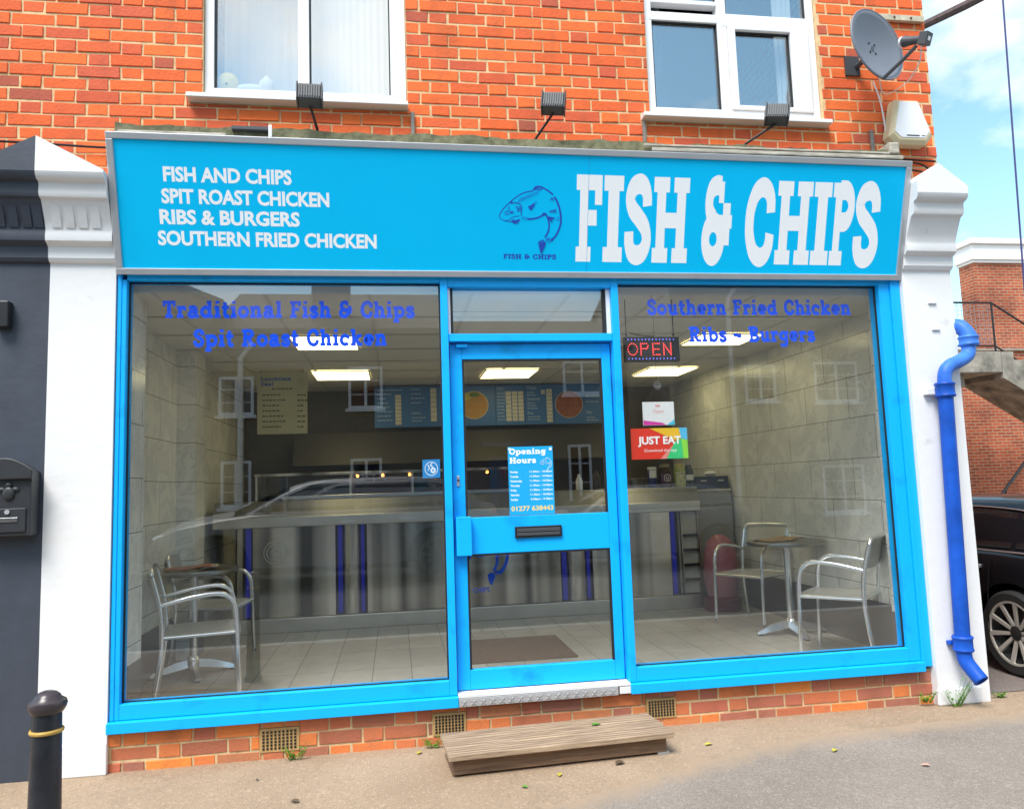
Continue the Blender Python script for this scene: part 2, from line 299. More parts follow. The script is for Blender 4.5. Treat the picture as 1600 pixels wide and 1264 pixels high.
# ------------------------------------------------------------------ lettering: a slab-serif stroke alphabet and plain sans text
def ell(cx, cy, rx, ry, a0, a1, n=22):
    return [(cx + rx * math.cos(R(a0 + (a1 - a0) * i / n)), cy + ry * math.sin(R(a0 + (a1 - a0) * i / n))) for i in range(n + 1)]
def sp(*p): return [(v.x, v.y) for v in curve([(x, y, 0) for x, y in p], 7)]
def slab(ch, w, t):
    """strokes for one letter, cap height 1: ('l', points) drawn at width w, ('b', x0,x1,y0,y1) a block"""
    h = w / 2; X = .70
    B = lambda x0, x1, y0, y1: ('b', x0, x1, y0, y1)
    def stem(x, y0=0, y1=1): return B(x - h, x + h, y0, y1)
    def ft(x, y=0, l=.21, r=.21): return B(x - l, x + r, y, y + t)
    D = {
    'I': (.44, [stem(.22), ft(.22), ft(.22, 1 - t)]),
    'F': (.76, [stem(.24), ft(.24), B(.02, .74, 1 - t, 1), B(.54, .74, .66, 1), B(.24, .60, .42, .60)]),
    'H': (.98, [stem(.22), stem(.76), ft(.22), ft(.76), ft(.22, 1 - t), ft(.76, 1 - t), B(.22, .76, .41, .59)]),
    'T': (.86, [stem(.43), ft(.43, 0, .23, .23), B(.03, .83, 1 - t, 1), B(.03, .03 + w * .7, .66, 1), B(.83 - w * .7, .83, .66, 1)]),
    'P': (.80, [stem(.22), ft(.22, 0, .21, .25), B(.01, .3, 1 - t, 1), ('l', [(.25, 1 - t / 2), (.42, 1 - t / 2)] + ell(.44, .72, .25, .28 - t / 2, 90, -90, 16) + [(.25, .44 + t / 2)])]),
    'R': (.92, [stem(.22), ft(.22, 0, .21, .2), B(.01, .3, 1 - t, 1), ('l', [(.25, 1 - t / 2), (.42, 1 - t / 2)] + ell(.44, .73, .24, .27 - t / 2, 90, -90, 16) + [(.25, .46 + t / 2)]), ('l', [(.44, .5), (.68, .04)]), B(.62, .92, 0, t)]),
    'B': (.84, [stem(.22), B(.01, .3, 0, t), B(.01, .3, 1 - t, 1), ('l', [(.25, 1 - t / 2), (.42, 1 - t / 2)] + ell(.44, .755, .22, .245 - t / 2, 90, -90, 14) + [(.25, .51 + t / 2)]), ('l', [(.25, .51), (.46, .51)] + ell(.46, .265, .26, .265 - t / 2, 90, -90, 14) + [(.25, t / 2)])]),
    'D': (.88, [stem(.22), B(.01, .3, 0, t), B(.01, .3, 1 - t, 1), ('l', [(.25, 1 - t / 2), (.38, 1 - t / 2)] + ell(.40, .5, .37, .5 - t / 2, 90, -90, 20) + [(.25, t / 2)])]),
    'L': (.76, [stem(.22), ft(.22, 1 - t), B(.01, .74, 0, t), B(.74 - w * .8, .74, 0, .36)]),
    'O': (.90, [('l', ell(.45, .5, .35, .5 - t / 2, 0, 360, 36))]),
    'C': (.84, [('l', sp((.715, .62), (.70, .77), (.61, .88), (.45, .918), (.27, .845), (.155, .67), (.13, .5), (.155, .33), (.27, .155), (.45, .082), (.61, .12), (.70, .23), (.72, .37)))]),
    'S': (.70, [('l', sp((.58, .66), (.565, .79), (.49, .885), (.36, .915), (.20, .87), (.125, .745), (.19, .625), (.36, .525), (.53, .41), (.585, .26), (.50, .13), (.345, .085), (.20, .115), (.125, .22), (.115, .36)))]),
    '&': (.94, [('l', ell(.35, .29, .235, .29 - t / 2, 0, 360, 30)), ('l', sp((.34, .52), (.21, .62), (.185, .75), (.25, .875), (.40, .925), (.54, .915))), B(.50 - h * .2, .50 + h * 1.1, .72, .97), B(.36, .90, .42, .58), B(.62, .62 + w * .95, .22, .72)]),
    'i': (.42, [stem(.21, 0, X), ft(.21, 0, .2, .2), B(.02, .21, X - t, X), B(.21 - h, .21 + h, .82, 1)]),
    'l': (.42, [stem(.21), ft(.21, 0, .2, .2), B(.02, .21, 1 - t, 1)]),
    'n': (.80, [stem(.20, 0, X), ft(.20, 0, .19, .17), B(.01, .2, X - t, X), ('l', sp((.2, .44), (.28, .56), (.42, .615), (.54, .565), (.585, .44)) + [(.585, 0)]), ft(.585, 0, .17, .2)]),
    'h': (.80, [stem(.20), ft(.20, 0, .19, .17), B(.01, .2, 1 - t, 1), ('l', sp((.2, .44), (.28, .56), (.42, .615), (.54, .565), (.585, .44)) + [(.585, 0)]), ft(.585, 0, .17, .2)]),
    'm': (1.16, [stem(.20, 0, X), ft(.20, 0, .19, .15), B(.01, .2, X - t, X), ('l', sp((.2, .44), (.28, .56), (.40, .615), (.52, .565), (.565, .44)) + [(.565, 0)]), ft(.565, 0, .14, .14), ('l', sp((.565, .44), (.65, .56), (.77, .615), (.89, .565), (.935, .44)) + [(.935, 0)]), ft(.935, 0, .15, .2)]),
    'u': (.80, [stem(.585, 0, X), ft(.585, 0, .05, .2), B(.43, .6, X - t, X), B(.01, .2, X - t, X), ('l', [(.20, X)] + sp((.20, .26), (.25, .13), (.36, .085), (.5, .14), (.585, .26)))]),
    'r': (.62, [stem(.20, 0, X), ft(.20, 0, .19, .22), B(.01, .2, X - t, X), ('l', sp((.2, .38), (.27, .53), (.38, .60), (.52, .60))), B(.44, .60, .42, .66)]),
    'o': (.72, [('l', ell(.36, .35, .255, .35 - t / 2, 0, 360, 30))]),
    'c': (.68, [('l', ell(.36, .35, .255, .35 - t / 2, 40, 320, 26)), B(.50, .50 + w * .7, .40, .64)]),
    'e': (.72, [('l', [(.12, .36), (.60, .36)] + ell(.36, .36, .25, .34 - t / 2, 5, 320, 26))]),
    'p': (.80, [stem(.20, -.28, X), ft(.20, -.28, .19, .2), B(.01, .2, X - t, X), ('l', ell(.44, .35, .24, .35 - t / 2, 0, 360, 28))]),
    'b': (.80, [stem(.20, 0, 1), B(.01, .2, 1 - t, 1), ('l', ell(.44, .35, .24, .35 - t / 2, 0, 360, 28))]),
    'd': (.82, [stem(.58, 0, 1), ft(.58, 0, .05, .22), B(.40, .58, 1 - t, 1), ('l', ell(.34, .35, .24, .35 - t / 2, 0, 360, 28))]),
    'g': (.76, [stem(.56, -.1, X), B(.56, .75, X - t, X), ('l', ell(.33, .38, .23, .31 - t / 2, 0, 360, 26)), ('l', sp((.56, -.02), (.53, -.16), (.38, -.215), (.2, -.205), (.1, -.15)))]),
    'a': (.76, [('l', sp((.13, .50), (.21, .60), (.36, .625), (.49, .575), (.53, .45)) + [(.53, .1)]), B(.45, .74, 0, t), ('l', sp((.53, .40), (.36, .385), (.18, .32), (.125, .20), (.19, .10), (.32, .085), (.45, .15), (.53, .28)))]),
    's': (.60, [('l', sp((.48, .46), (.46, .57), (.35, .62), (.20, .60), (.12, .51), (.2, .42), (.35, .35), (.48, .27), (.49, .16), (.39, .085), (.24, .08), (.13, .14), (.10, .25)))]),
    't': (.52, [('l', [(.22, .92)] + sp((.22, .24), (.26, .13), (.36, .085), (.49, .12))), B(.02, .48, X - t, X)]),
    'k': (.82, [stem(.20), B(.01, .36, 0, t), B(.01, .2, 1 - t, 1), ('l', [(.2, .26), (.58, .62)]), ('l', [(.34, .38), (.60, .06)]), B(.42, .74, X - t, X), B(.46, .80, 0, t)]),
    '~': (.72, [('l', sp((.08, .36), (.16, .46), (.28, .46), (.42, .38), (.54, .38), (.62, .48)))]),
    '-': (.5, [B(.08, .42, .28, .42)]),
    ' ': (.40, []),
    }
    return D.get(ch, (.5, [B(.1, .4, 0, .6)]))
def stroke_quads(pts, w):
    P = [Vector((x, y)) for x, y in pts]; n = len(P); closed = (P[0] - P[-1]).length < 1e-5
    Lf = []; Rt = []
    for i in range(n):
        a = P[i - 1] if i > 0 else (P[-2] if closed else P[0]); b = P[i + 1] if i < n - 1 else (P[1] if closed else P[-1])
        d1 = (P[i] - a); d2 = (b - P[i])
        d1 = d1.normalized() if d1.length > 1e-9 else d2.normalized(); d2 = d2.normalized() if d2.length > 1e-9 else d1
        d = (d1 + d2); d = d.normalized() if d.length > 1e-6 else d1
        nn = Vector((-d.y, d.x)); k = 1 / max(.5, nn.dot(Vector((-d1.y, d1.x))))
        Lf.append(P[i] + nn * w / 2 * k); Rt.append(P[i] - nn * w / 2 * k)
    return [(Lf[i], Rt[i], Rt[i + 1], Lf[i + 1]) for i in range(n - 1)]
def draw_strokes(mb, strokes, fn, w, eps, mi=0, e0=0.0):
    """fn(x, y, lift) -> point"""
    e = e0
    for s_ in strokes:
        e += eps
        if s_[0] == 'b':
            _, x0, x1, y0, y1 = s_; mb.add([fn(x0, y0, e), fn(x1, y0, e), fn(x1, y1, e), fn(x0, y1, e)], [(0, 1, 2, 3)], mi)
        else:
            ww = s_[2] if len(s_) > 2 else w
            for q in stroke_quads(s_[1], ww): mb.add([fn(p.x, p.y, e) for p in q], [(0, 1, 2, 3)], mi)
def slab_text(mb, text, x0, x1, y, hgt, fn, w=.19, t=.165, mi=0, eps=.00012, track=.05):
    """text fitted between x0 and x1 with cap height hgt; fn(x, y, lift)"""
    W = 0; lay = []
    for ch in text:
        gw, st = slab(ch, w, t); lay.append((W, st)); W += gw + track
    W -= track; k = (x1 - x0) / W
    for (gx, st) in lay: draw_strokes(mb, st, lambda a, b, e: fn(x0 + (gx + a) * k, y + b * hgt, e), w, eps, mi)
def sans_mesh(text, bold=0.0):
    c = bpy.data.curves.new('txt', 'FONT'); c.body = text; c.size = 1; c.offset = bold; c.resolution_u = 3
    o = bpy.data.objects.new('txt', c); COL.objects.link(o)
    dg = bpy.context.evaluated_depsgraph_get(); ev = o.evaluated_get(dg); me = ev.to_mesh()
    V = [(v.co.x, v.co.y) for v in me.vertices]; F = [tuple(p.vertices) for p in me.polygons]
    ev.to_mesh_clear(); bpy.data.objects.remove(o); bpy.data.curves.remove(c)
    return V, F
def sans_text(mb, text, x0, y, hgt, fn, x1=None, bold=0.0, mi=0, lift=.0002, sx=1.0):
    V, F = sans_mesh(text, bold)
    if not V: return
    ys = [v[1] for v in sans_mesh('H', bold)[0]]; k = hgt / (max(ys) - min(ys)); yb = min(ys)
    a, b = min(v[0] for v in V), max(v[0] for v in V)
    kx = (x1 - x0) / (b - a) if x1 is not None else k * sx
    mb.add([fn(x0 + (v[0] - a) * kx, y + (v[1] - yb) * k, lift) for v in V], F, mi)

FISH = [  # the leaping fish emblem as pen strokes, in the unit of its drawing (x right, y down)
 ([(75,560),(120,480),(215,385),(300,315),(400,260),(520,232)],13), ([(520,225),(560,180),(620,178),(660,195),(730,232),(790,275)],20), ([(545,222),(575,190)],18),([(580,225),(600,190)],18),([(610,225),(640,195)],18),
 ([(805,300),(850,375),(885,480),(900,590),(885,690),(840,790),(775,870)],26), ([(775,870),(735,895)],8),
 ([(445,592),(520,588),(600,568),(680,530),(715,560),(740,640),(738,720),(715,780),(688,825)],22),
 ([(75,560),(90,590),(150,620),(200,610),(260,570),(340,555)],8), ([(150,612),(200,630),(250,620)],8),
 ([(235,625),(300,655)],20),([(250,605),(330,648)],18),([(265,650),(345,610)],20),([(250,635),(350,600)],16),
 ([(215,385),(260,388),(320,392),(365,425),(372,480),(362,550)],10), ([(215,378),(250,395)],26), ([(290,430),(315,455),(320,500)],12),
 ([(325,440),(370,445)],10),([(325,465),(370,468)],10),([(325,490),(365,492)],10),
 ([(140,520),(190,495),(220,490)],9),([(150,545),(215,525),(270,512)],9),([(195,455),(210,455)],22),([(225,510),(255,505)],20),
 ([(460,430),(495,470),(540,410)],14),([(470,440),(545,405)],26),([(490,425),(570,370)],9),([(485,470),(510,445)],20),
 ([(735,490),(835,460)],8),([(750,495),(840,498)],9),([(790,480),(835,475)],9),
 ([(720,560),(780,610)],22),([(735,565),(815,578)],22),([(730,575),(785,630)],9),([(650,520),(700,520)],22),
 ([(750,345),(775,310)],9),([(770,350),(780,315)],9),([(795,350),(785,320)],9),([(845,560),(875,565)],8),([(840,600),(880,590)],8),
 ([(660,860),(600,890)],16),([(600,890),(640,1030)],12),([(640,1030),(700,900)],12),([(700,900),(660,860)],14),([(630,890),(640,990)],34),([(660,885),(645,1000)],34),([(682,890),(655,960)],24),
 ([(700,865),(760,830)],7),([(710,875),(800,825)],7),([(695,850),(740,828)],7),
] + [([(320+i*22,385-i*9.5),(350+i*20,330-i*9)],6) for i in range(13)] + [([(380+i*18,560+i*2),(375+i*18,595+i*2)],6) for i in range(4)]
def fish(mb, fn, ox, oy, k, mi=0, bold=1.0, eps=.00006):
    """centre of the drawing (490, 600) goes to ox, oy"""
    e = .0003
    for pts, w_ in FISH:
        e += eps; P = sp(*pts) if len(pts) > 2 else pts
        for q in stroke_quads(P, w_ * bold): mb.add([fn(ox + (p.x - 490) * k, oy - (p.y - 600) * k, e) for p in q], [(0, 1, 2, 3)], mi)

# ------------------------------------------------------------------ brickwork as real bricks
def flemish(mb, x0, x1, z0, z1, yf, holes=(), course=.0735, depth=.03, phase=0.0, jit=.0026, gap=.0115, zoff=0.0):
    S, Hd, J = .2225 + .010 - gap, .1045 + .010 - gap, gap; per = S + Hd + 2 * J; row = 0; z = z0
    while z < z1 - .004:
        zt = min(z + course - J, z1)
        off = phase + (per / 2 if row % 2 else 0)
        x = x0 - per * 2 + off % per; k = 0
        while x < x1:
            ln = S if k % 2 == 0 else Hd; a, b = max(x, x0), min(x + ln, x1)
            if b - a > .012:
                segs = [(a, b, z, zt)]
                for (hx0, hx1, hz0, hz1) in holes:
                    ns = []
                    for (p, q, r, s_) in segs:
                        if q <= hx0 or p >= hx1 or s_ <= hz0 or r >= hz1: ns.append((p, q, r, s_)); continue
                        if p < hx0 - .012: ns.append((p, hx0 - .003, r, s_))
                        if q > hx1 + .012: ns.append((hx1 + .003, q, r, s_))
                        if r < hz0 - .012: ns.append((max(p, hx0), min(q, hx1), r, hz0 - .003))
                        if s_ > hz1 + .012: ns.append((max(p, hx0), min(q, hx1), hz1 + .003, s_))
                    segs = ns
                for (p, q, r, s_) in segs:
                    j = lambda: random.uniform(-jit, jit)
                    dy = random.uniform(-.004, .003); c = .0025; yb = yf + depth
                    fv = [(p + j(), yf + dy + c, r + j()), (q + j(), yf + dy + c, r + j()), (q + j(), yf + dy + c, s_ + j()), (p + j(), yf + dy + c, s_ + j())]
                    iv = [(v[0] + (c if i in (0, 3) else -c), v[1] - c, v[2] + (c if i < 2 else -c)) for i, v in enumerate(fv)]
                    bv = [(v[0], yb, v[2]) for v in fv]
                    mb.add(bv + fv + iv, [(0, 1, 5, 4), (1, 2, 6, 5), (2, 3, 7, 6), (3, 0, 4, 7), (4, 5, 9, 8), (5, 6, 10, 9), (6, 7, 11, 10), (7, 4, 8, 11), (8, 9, 10, 11)], 0)
            x += ln + J; k += 1
        z += course; row += 1
def sheet_with_holes(mb, x0, x1, z0, z1, y0, y1, holes, mi=0):
    xs = sorted({x0, x1, *[h[0] for h in holes], *[h[1] for h in holes]}); zs = sorted({z0, z1, *[h[2] for h in holes], *[h[3] for h in holes]})
    xs = [x for x in xs if x0 <= x <= x1]; zs = [z for z in zs if z0 <= z <= z1]
    for i in range(len(xs) - 1):
        for k in range(len(zs) - 1):
            cx, cz = (xs[i] + xs[i + 1]) / 2, (zs[k] + zs[k + 1]) / 2
            if any(h[0] < cx < h[1] and h[2] < cz < h[3] for h in holes): continue
            mb.box(xs[i], xs[i + 1], y0, y1, zs[k], zs[k + 1], mi)

# ================================================================== SETTING: ground
def grain_mat(name, c1, c2, dark, rough=.92, patch=1.1):
    m = bpy.data.materials.new(name); m.use_nodes = True; t = m.node_tree; b = t.nodes['Principled BSDF']; b.inputs['Roughness'].default_value = rough
    c = N(t, 'ShaderNodeTexCoord')
    def noise(s_, d=6, r_=.6):
        n = N(t, 'ShaderNodeTexNoise'); n.inputs['Scale'].default_value = s_; n.inputs['Detail'].default_value = d; n.inputs['Roughness'].default_value = r_; t.links.new(c.outputs['Object'], n.inputs['Vector']); return n
    n1 = noise(patch, 8, .65); n2 = noise(190, 2); n3 = noise(34, 5, .7)
    r1 = N(t, 'ShaderNodeValToRGB'); r1.color_ramp.elements[0].position = .34; r1.color_ramp.elements[1].position = .66
    r1.color_ramp.elements[0].color = (*c1, 1); r1.color_ramp.elements[1].color = (*c2, 1); t.links.new(n1.outputs['Fac'], r1.inputs['Fac'])
    r2 = N(t, 'ShaderNodeValToRGB'); e = r2.color_ramp.elements; e[0].position = .34; e[0].color = (.50, .48, .46, 1); e[1].position = .68; e[1].color = (1.25, 1.25, 1.25, 1); t.links.new(n2.outputs['Fac'], r2.inputs['Fac'])
    mi = N(t, 'ShaderNodeMix', data_type='RGBA', blend_type='MULTIPLY'); mi.inputs[0].default_value = .75; t.links.new(r1.outputs['Color'], mi.inputs[6]); t.links.new(r2.outputs['Color'], mi.inputs[7])
    r3 = N(t, 'ShaderNodeValToRGB'); r3.color_ramp.elements[0].position = .60; r3.color_ramp.elements[1].position = .80; t.links.new(n3.outputs['Fac'], r3.inputs['Fac'])
    m3_ = N(t, 'ShaderNodeMath', operation='MULTIPLY'); m3_.inputs[1].default_value = .55; t.links.new(r3.outputs['Color'], m3_.inputs[0])
    mj = N(t, 'ShaderNodeMix', data_type='RGBA'); mj.inputs[7].default_value = (*dark, 1); t.links.new(m3_.outputs[0], mj.inputs[0]); t.links.new(mi.outputs[2], mj.inputs[6]); t.links.new(mj.outputs[2], b.inputs['Base Color'])
    vo = N(t, 'ShaderNodeTexVoronoi'); vo.inputs['Scale'].default_value = 95; t.links.new(c.outputs['Object'], vo.inputs['Vector'])
    sv = N(t, 'ShaderNodeSeparateColor'); t.links.new(vo.outputs['Color'], sv.inputs[0])
    def thr(sock, lo, hi):
        q = N(t, 'ShaderNodeMapRange'); q.inputs['From Min'].default_value = lo; q.inputs['From Max'].default_value = hi; t.links.new(sock, q.inputs['Value']); return q.outputs['Result']
    def lay(prev, fac, col, k):
        mm = N(t, 'ShaderNodeMath', operation='MULTIPLY'); mm.inputs[1].default_value = k; t.links.new(fac, mm.inputs[0])
        q = N(t, 'ShaderNodeMix', data_type='RGBA'); q.inputs[7].default_value = (*col, 1); t.links.new(mm.outputs[0], q.inputs[0]); t.links.new(prev, q.inputs[6]); return q.outputs[2]
    o1 = lay(mj.outputs[2], thr(sv.outputs[0], .86, .90), tuple(min(.8, v * 1.4) for v in c2), .30)
    o1 = lay(o1, thr(sv.outputs[1], .90, .93), dark, .30)
    dn_ = noise(1.6, 4); va = N(t, 'ShaderNodeVectorMath', operation='MULTIPLY_ADD'); va.inputs[1].default_value = (.5, .5, .5); t.links.new(dn_.outputs['Color'], va.inputs[0]); t.links.new(c.outputs['Object'], va.inputs[2])
    ve = N(t, 'ShaderNodeTexVoronoi', feature='DISTANCE_TO_EDGE'); ve.inputs['Scale'].default_value = .75; t.links.new(va.outputs[0], ve.inputs['Vector'])
    iv = N(t, 'ShaderNodeMath', operation='SUBTRACT'); iv.inputs[0].default_value = 1.0; t.links.new(ve.outputs['Distance'], iv.inputs[1])
    o1 = lay(o1, thr(iv.outputs[0], .992, .999), dark, .16)
    t.links.new(o1, b.inputs['Base Color'])
    bp = N(t, 'ShaderNodeBump'); bp.inputs['Strength'].default_value = .8; bp.inputs['Distance'].default_value = .005; t.links.new(n2.outputs['Fac'], bp.inputs['Height']); t.links.new(bp.outputs['Normal'], b.inputs['Normal'])
    return m
TAN = grain_mat('tan_tarmac', (.325, .230, .148), (.415, .305, .208), (.15, .11, .08))
GREYT = grain_mat('grey_tarmac', (.245, .205, .170), (.315, .268, .228), (.15, .125, .105))
YARDT = grain_mat('yard_tarmac', (.16, .13, .12), (.24, .20, .18), (.08, .07, .06))
ROADT = grain_mat('road_asphalt', (.06, .06, .06), (.09, .09, .09), (.03, .03, .03))
struct(MB().box(-300, 300, -300, 300, -.5, -.12).build('ground', ROADT))
struct(MB().box(-60, 60, -3.0, 60, -.119, 0).build('pavement', TAN))
struct(MB().box(-60, 60, -60, -10.6, -.119, 0).build('opposite_pavement', GREYT))
KERB = mat('kerb_stone', (.36, .34, .31), .9, var=.2, vscale=5, bump=.4)
kb = MB()
for i in range(60): kb.box(-27 + i * .915, -27 + i * .915 + .905, -3.14, -3.001, -.119, .006)
struct(kb.build('kerb', KERB, bev=.01))
# grey tarmac of the footway, feathered edge against the tan strip by the shop
edge = curve([(-6, -1.75, 0), (-1.2, -1.62, 0), (.9, -1.35, 0), (2.1, -.94, 0), (2.75, -.66, 0), (3.36, -.43, 0), (3.9, -.35, 0), (4.99, -.29, 0), (6.2, -.2, 0), (8.5, 0.0, 0)], 16)
e2 = [(p.x, p.y + random.uniform(-.022, .022)) for p in edge]
gp = MB(); n = len(e2); vs = [(x, y, .004) for x, y in e2] + [(x, -2.99, .004) for x, y in e2]
vs = [(x, y, .004) for x, y in e2] + [(p.x + .04, p.y - .30, .004) for p in edge] + [(p.x + .04, -2.99, .004) for p in edge]
gp.add(vs, [(k * n + i, k * n + n + i, k * n + n + i + 1, k * n + i + 1) for k in (0, 1) for i in range(n - 1)])
GREYF = GREYT.copy(); GREYF.name = 'feathered_tarmac'; _t = GREYF.node_tree; _b = _t.nodes['Principled BSDF']; _src = _b.inputs['Base Color'].links[0].from_socket
_at = N(_t, 'ShaderNodeAttribute', attribute_name='feather'); _c = N(_t, 'ShaderNodeTexCoord'); _n = N(_t, 'ShaderNodeTexNoise'); _n.inputs['Scale'].default_value = 9; _n.inputs['Detail'].default_value = 8; _n.inputs['Roughness'].default_value = .7; _t.links.new(_c.outputs['Object'], _n.inputs['Vector'])
_a = N(_t, 'ShaderNodeMath', operation='MULTIPLY_ADD'); _a.inputs[1].default_value = 1.6; _t.links.new(_n.outputs['Fac'], _a.inputs[0]); _a.inputs[2].default_value = -.8
_s = N(_t, 'ShaderNodeMath', operation='ADD', use_clamp=True); _t.links.new(_a.outputs[0], _s.inputs[0]); _t.links.new(_at.outputs['Fac'], _s.inputs[1])
_m = N(_t, 'ShaderNodeMix', data_type='RGBA'); _m.inputs[6].default_value = (.35, .252, .168, 1); _t.links.new(_s.outputs[0], _m.inputs[0]); _t.links.new(_src, _m.inputs[7]); _t.links.new(_m.outputs[2], _b.inputs['Base Color'])
fw_ = struct(gp.build('footway_tarmac', GREYF)); _fa = fw_.data.attributes.new('feather', 'FLOAT', 'POINT'); _fa.data.foreach_set('value', [0.0] * n + [1.6] * n + [1.6] * n)
struct(MB().add([(5.06, .10, .0045), (12.5, .02, .0045), (12.5, 30, .0045), (5.06, 30, .0045)], [(0, 1, 2, 3)]).build('yard_tarmac', YARDT))

# ================================================================== THE SHOP BUILDING
shop = empty('shop_building', (2.3, 0, 0)); tag(shop, 'red brick building holding the blue framed takeaway shopfront with white pilasters', 'building')
def part(mb, name, mats, parent=None, **k):
    o = mb.build(name, mats, None, **k); p = parent or shop; o.parent = p; o.matrix_parent_inverse = p.matrix_world.inverted() if p is not shop else Matrix.Translation((-2.3, 0, 0))
    return o
YW = .02
HL = (.425, 1.580, 3.655, 5.0); HR = (3.080, 4.250, 3.655, 5.0)
SL = (.35, 1.585, 3.607, 3.665); SR = (3.02, 4.268, 3.604, 3.662)
mb = MB(); flemish(mb, -2.2, 5.03, 2.93, 5.6, YW, holes=(HL, HR, SL, SR), phase=.05)
upper = part(mb, 'brick_wall', [BRICK])
mb = MB(); sheet_with_holes(mb, -2.2, 5.03, 2.93, 5.6, YW + .0045, .22, (HL, HR))
o = mb.build('mortar', MORTAR, upper)
# brick return on the yard side and a plain rear
RET = brick_tex('return_brick', (.62, .11, .03), (.42, .08, .03), (.45, .36, .25))
mb = MB(); mb.box(5.0, 5.028, .221, 9, 0, 5.6); mb.box(-2.2, 4.999, 8.9, 9, 0, 5.6); part(mb, 'rear_wall', RET)
mb = MB(); mb.box(-2.2, 4.999, .2205, 8.899, 5.5, 5.6); part(mb, 'roof', mat('roof_felt', (.1, .1, .1), .9))
# rooms behind the upper windows (plain, dim)
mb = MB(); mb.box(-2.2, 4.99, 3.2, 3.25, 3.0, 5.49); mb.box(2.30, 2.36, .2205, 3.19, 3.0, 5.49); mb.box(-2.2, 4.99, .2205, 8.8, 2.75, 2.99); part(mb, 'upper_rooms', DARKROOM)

# stall riser with air bricks
AB = [(.742, .945, .037, .157), (1.652, 1.832, .05, .165), (2.862, 3.036, .045, .154)]
mb = MB(); flemish(mb, -.03, 4.655, -.02, .2, .012, holes=AB, course=.0735, phase=.21, jit=.002, gap=.011)
riser = part(mb, 'stall_riser', [BRICKL])
mb = MB(); sheet_with_holes(mb, -.03, 4.655, -.05, .2, .0165, .11, []); mb.build('mortar', MORTAR2, riser)
TERRA = mat('buff_clay', (.48, .30, .12), .9, var=.2, vscale=20, bump=.4)
for (x0, x1, z0, z1) in AB:
    mb = MB(); mb.box(x0, x1, .006, .018, z0, z1, 0); nx = 9; nz = 6; dx = (x1 - x0) / (nx + 1.0); dz = (z1 - z0) / (nz + 1.2)
    for i in range(nx):
        for k in range(nz):
            cx = x0 + dx * (i + 1); cz = z0 + dz * (k + 1.1); mb.box(cx - .0055, cx + .0055, .0035, .0058, cz - .0055, cz + .0055, 1)
    part(mb, 'air_brick', [TERRA, BLACKPL])
# painted pilasters and moulded consoles
PROF = [(.0, .0), (.0, 2.655), (-.018, 2.662), (-.030, 2.680), (-.030, 2.690), (-.034, 2.738), (-.052, 2.750), (-.072, 2.762), (-.076, 2.785), (-.072, 2.805), (-.070, 2.822), (-.085, 2.865), (-.108, 2.912), (-.124, 2.945), (-.135, 2.962), (-.156, 2.970), (-.166, 2.99), (-.164, 3.030), (-.170, 3.045), (-.195, 3.052), (-.207, 3.065), (-.214, 3.085)]
def pilaster(x0, x1, yo, mat_, gable, name, parent_part):
    mb = MB(); prof = [(y + yo, z) for y, z in PROF]; back = .19
    poly = prof + [(back, prof[-1][1]), (back, 0)]
    mb.prism(poly, x0, x1, lambda u, v, t: (t, u, v))
    yt = prof[-1][0]; zb = prof[-1][1]
    g = [(x, z) for x, z in gable]; mb.prism(g, yt, back - .002, lambda u, v, t: (u, t, v))
    nfl = 3
    o = parent_part(mb, name)
    return o
pil_l = pilaster(-.338, -.006, -.012, WHITEP, [(-.338, 3.086), (-.006, 3.086), (-.006, 3.10), (-.338, 3.275)], 'pilaster', lambda mb, n: part(mb, n, WHITEP, smooth=True, angle=32))
pil_r = pilaster(4.657, 5.0, -.040, WHITEP, [(4.657, 3.086), (5.0, 3.086), (5.0, 3.135), (4.815, 3.275), (4.657, 3.16)], 'pilaster', lambda mb, n: part(mb, n, WHITEP, smooth=True, angle=32))
# raised flutes in the console frieze, cleat marks and a patched foot
fl = MB()
for x in (-.30, -.235, -.17, -.105): fl.prism([(-.089, 2.83), (-.094, 2.83), (-.138, 2.935), (-.131, 2.935)], x, x + .045, lambda u, v, t: (t, u + .004, v))
fl.build('flute', WHITEP, pil_l)
for z, x in ((2.44, 4.82), (2.27, 4.83)):
    cl = MB(); cl.box(x, x + .055, -.052, -.041, z, z + .014); cl.build('cleat', WHITEP, pil_r, bev=.003)
ft_ = MB(); ft_.box(4.64, 4.93, -.062, -.0405, 0.0, .10); part(ft_, 'rendered_foot', WHITEP, bev=.012)
ft_ = MB(); ft_.box(-.345, -.003, -.022, -.0125, 0, .16); part(ft_, 'rendered_foot', WHITEP, bev=.012)

# ---- shopfront joinery. the two fixed windows, the door frame and the fanlight are parts of the building
def frame_part(name): return MB()
jl = MB(); jl.box(0.0, .021, -.002, .11, .256, 2.62); jl.box(.0215, .0455, .002, .11, .256, 2.575)
jl.box(.046, 1.748, .002, .11, .256, .334); jl.box(.0465, 1.7475, -.0, .11, 2.572, 2.62)
jl.box(1.7482, 1.790, 0.0, .112, .256, 2.62); jl.box(-.004, 1.792, -.038, .10, .200, .254)
win_l = part(jl, 'display_window', BLUE, bev=.003)
jr = MB(); jr.box(2.767, 2.811, 0.0, .112, .256, 2.62); jr.box(2.8112, 4.518, .002, .11, .256, .334); jr.box(2.8115, 4.517, 0.0, .11, 2.574, 2.62)
jr.box(4.5182, 4.592, .002, .11, .256, 2.62); jr.box(4.5925, 4.6555, -.012, .11, .222, 2.62); jr.box(2.765, 4.592, -.038, .10, .200, .254)
win_r = part(jr, 'display_window', BLUE, bev=.003)
win_l['label'] = 'left hand blue framed shop window'; win_r['label'] = 'right hand blue framed shop window with hanging signs'
def child(mb, name, mats, parent, **k):
    return mb.build(name, mats, parent, **k)
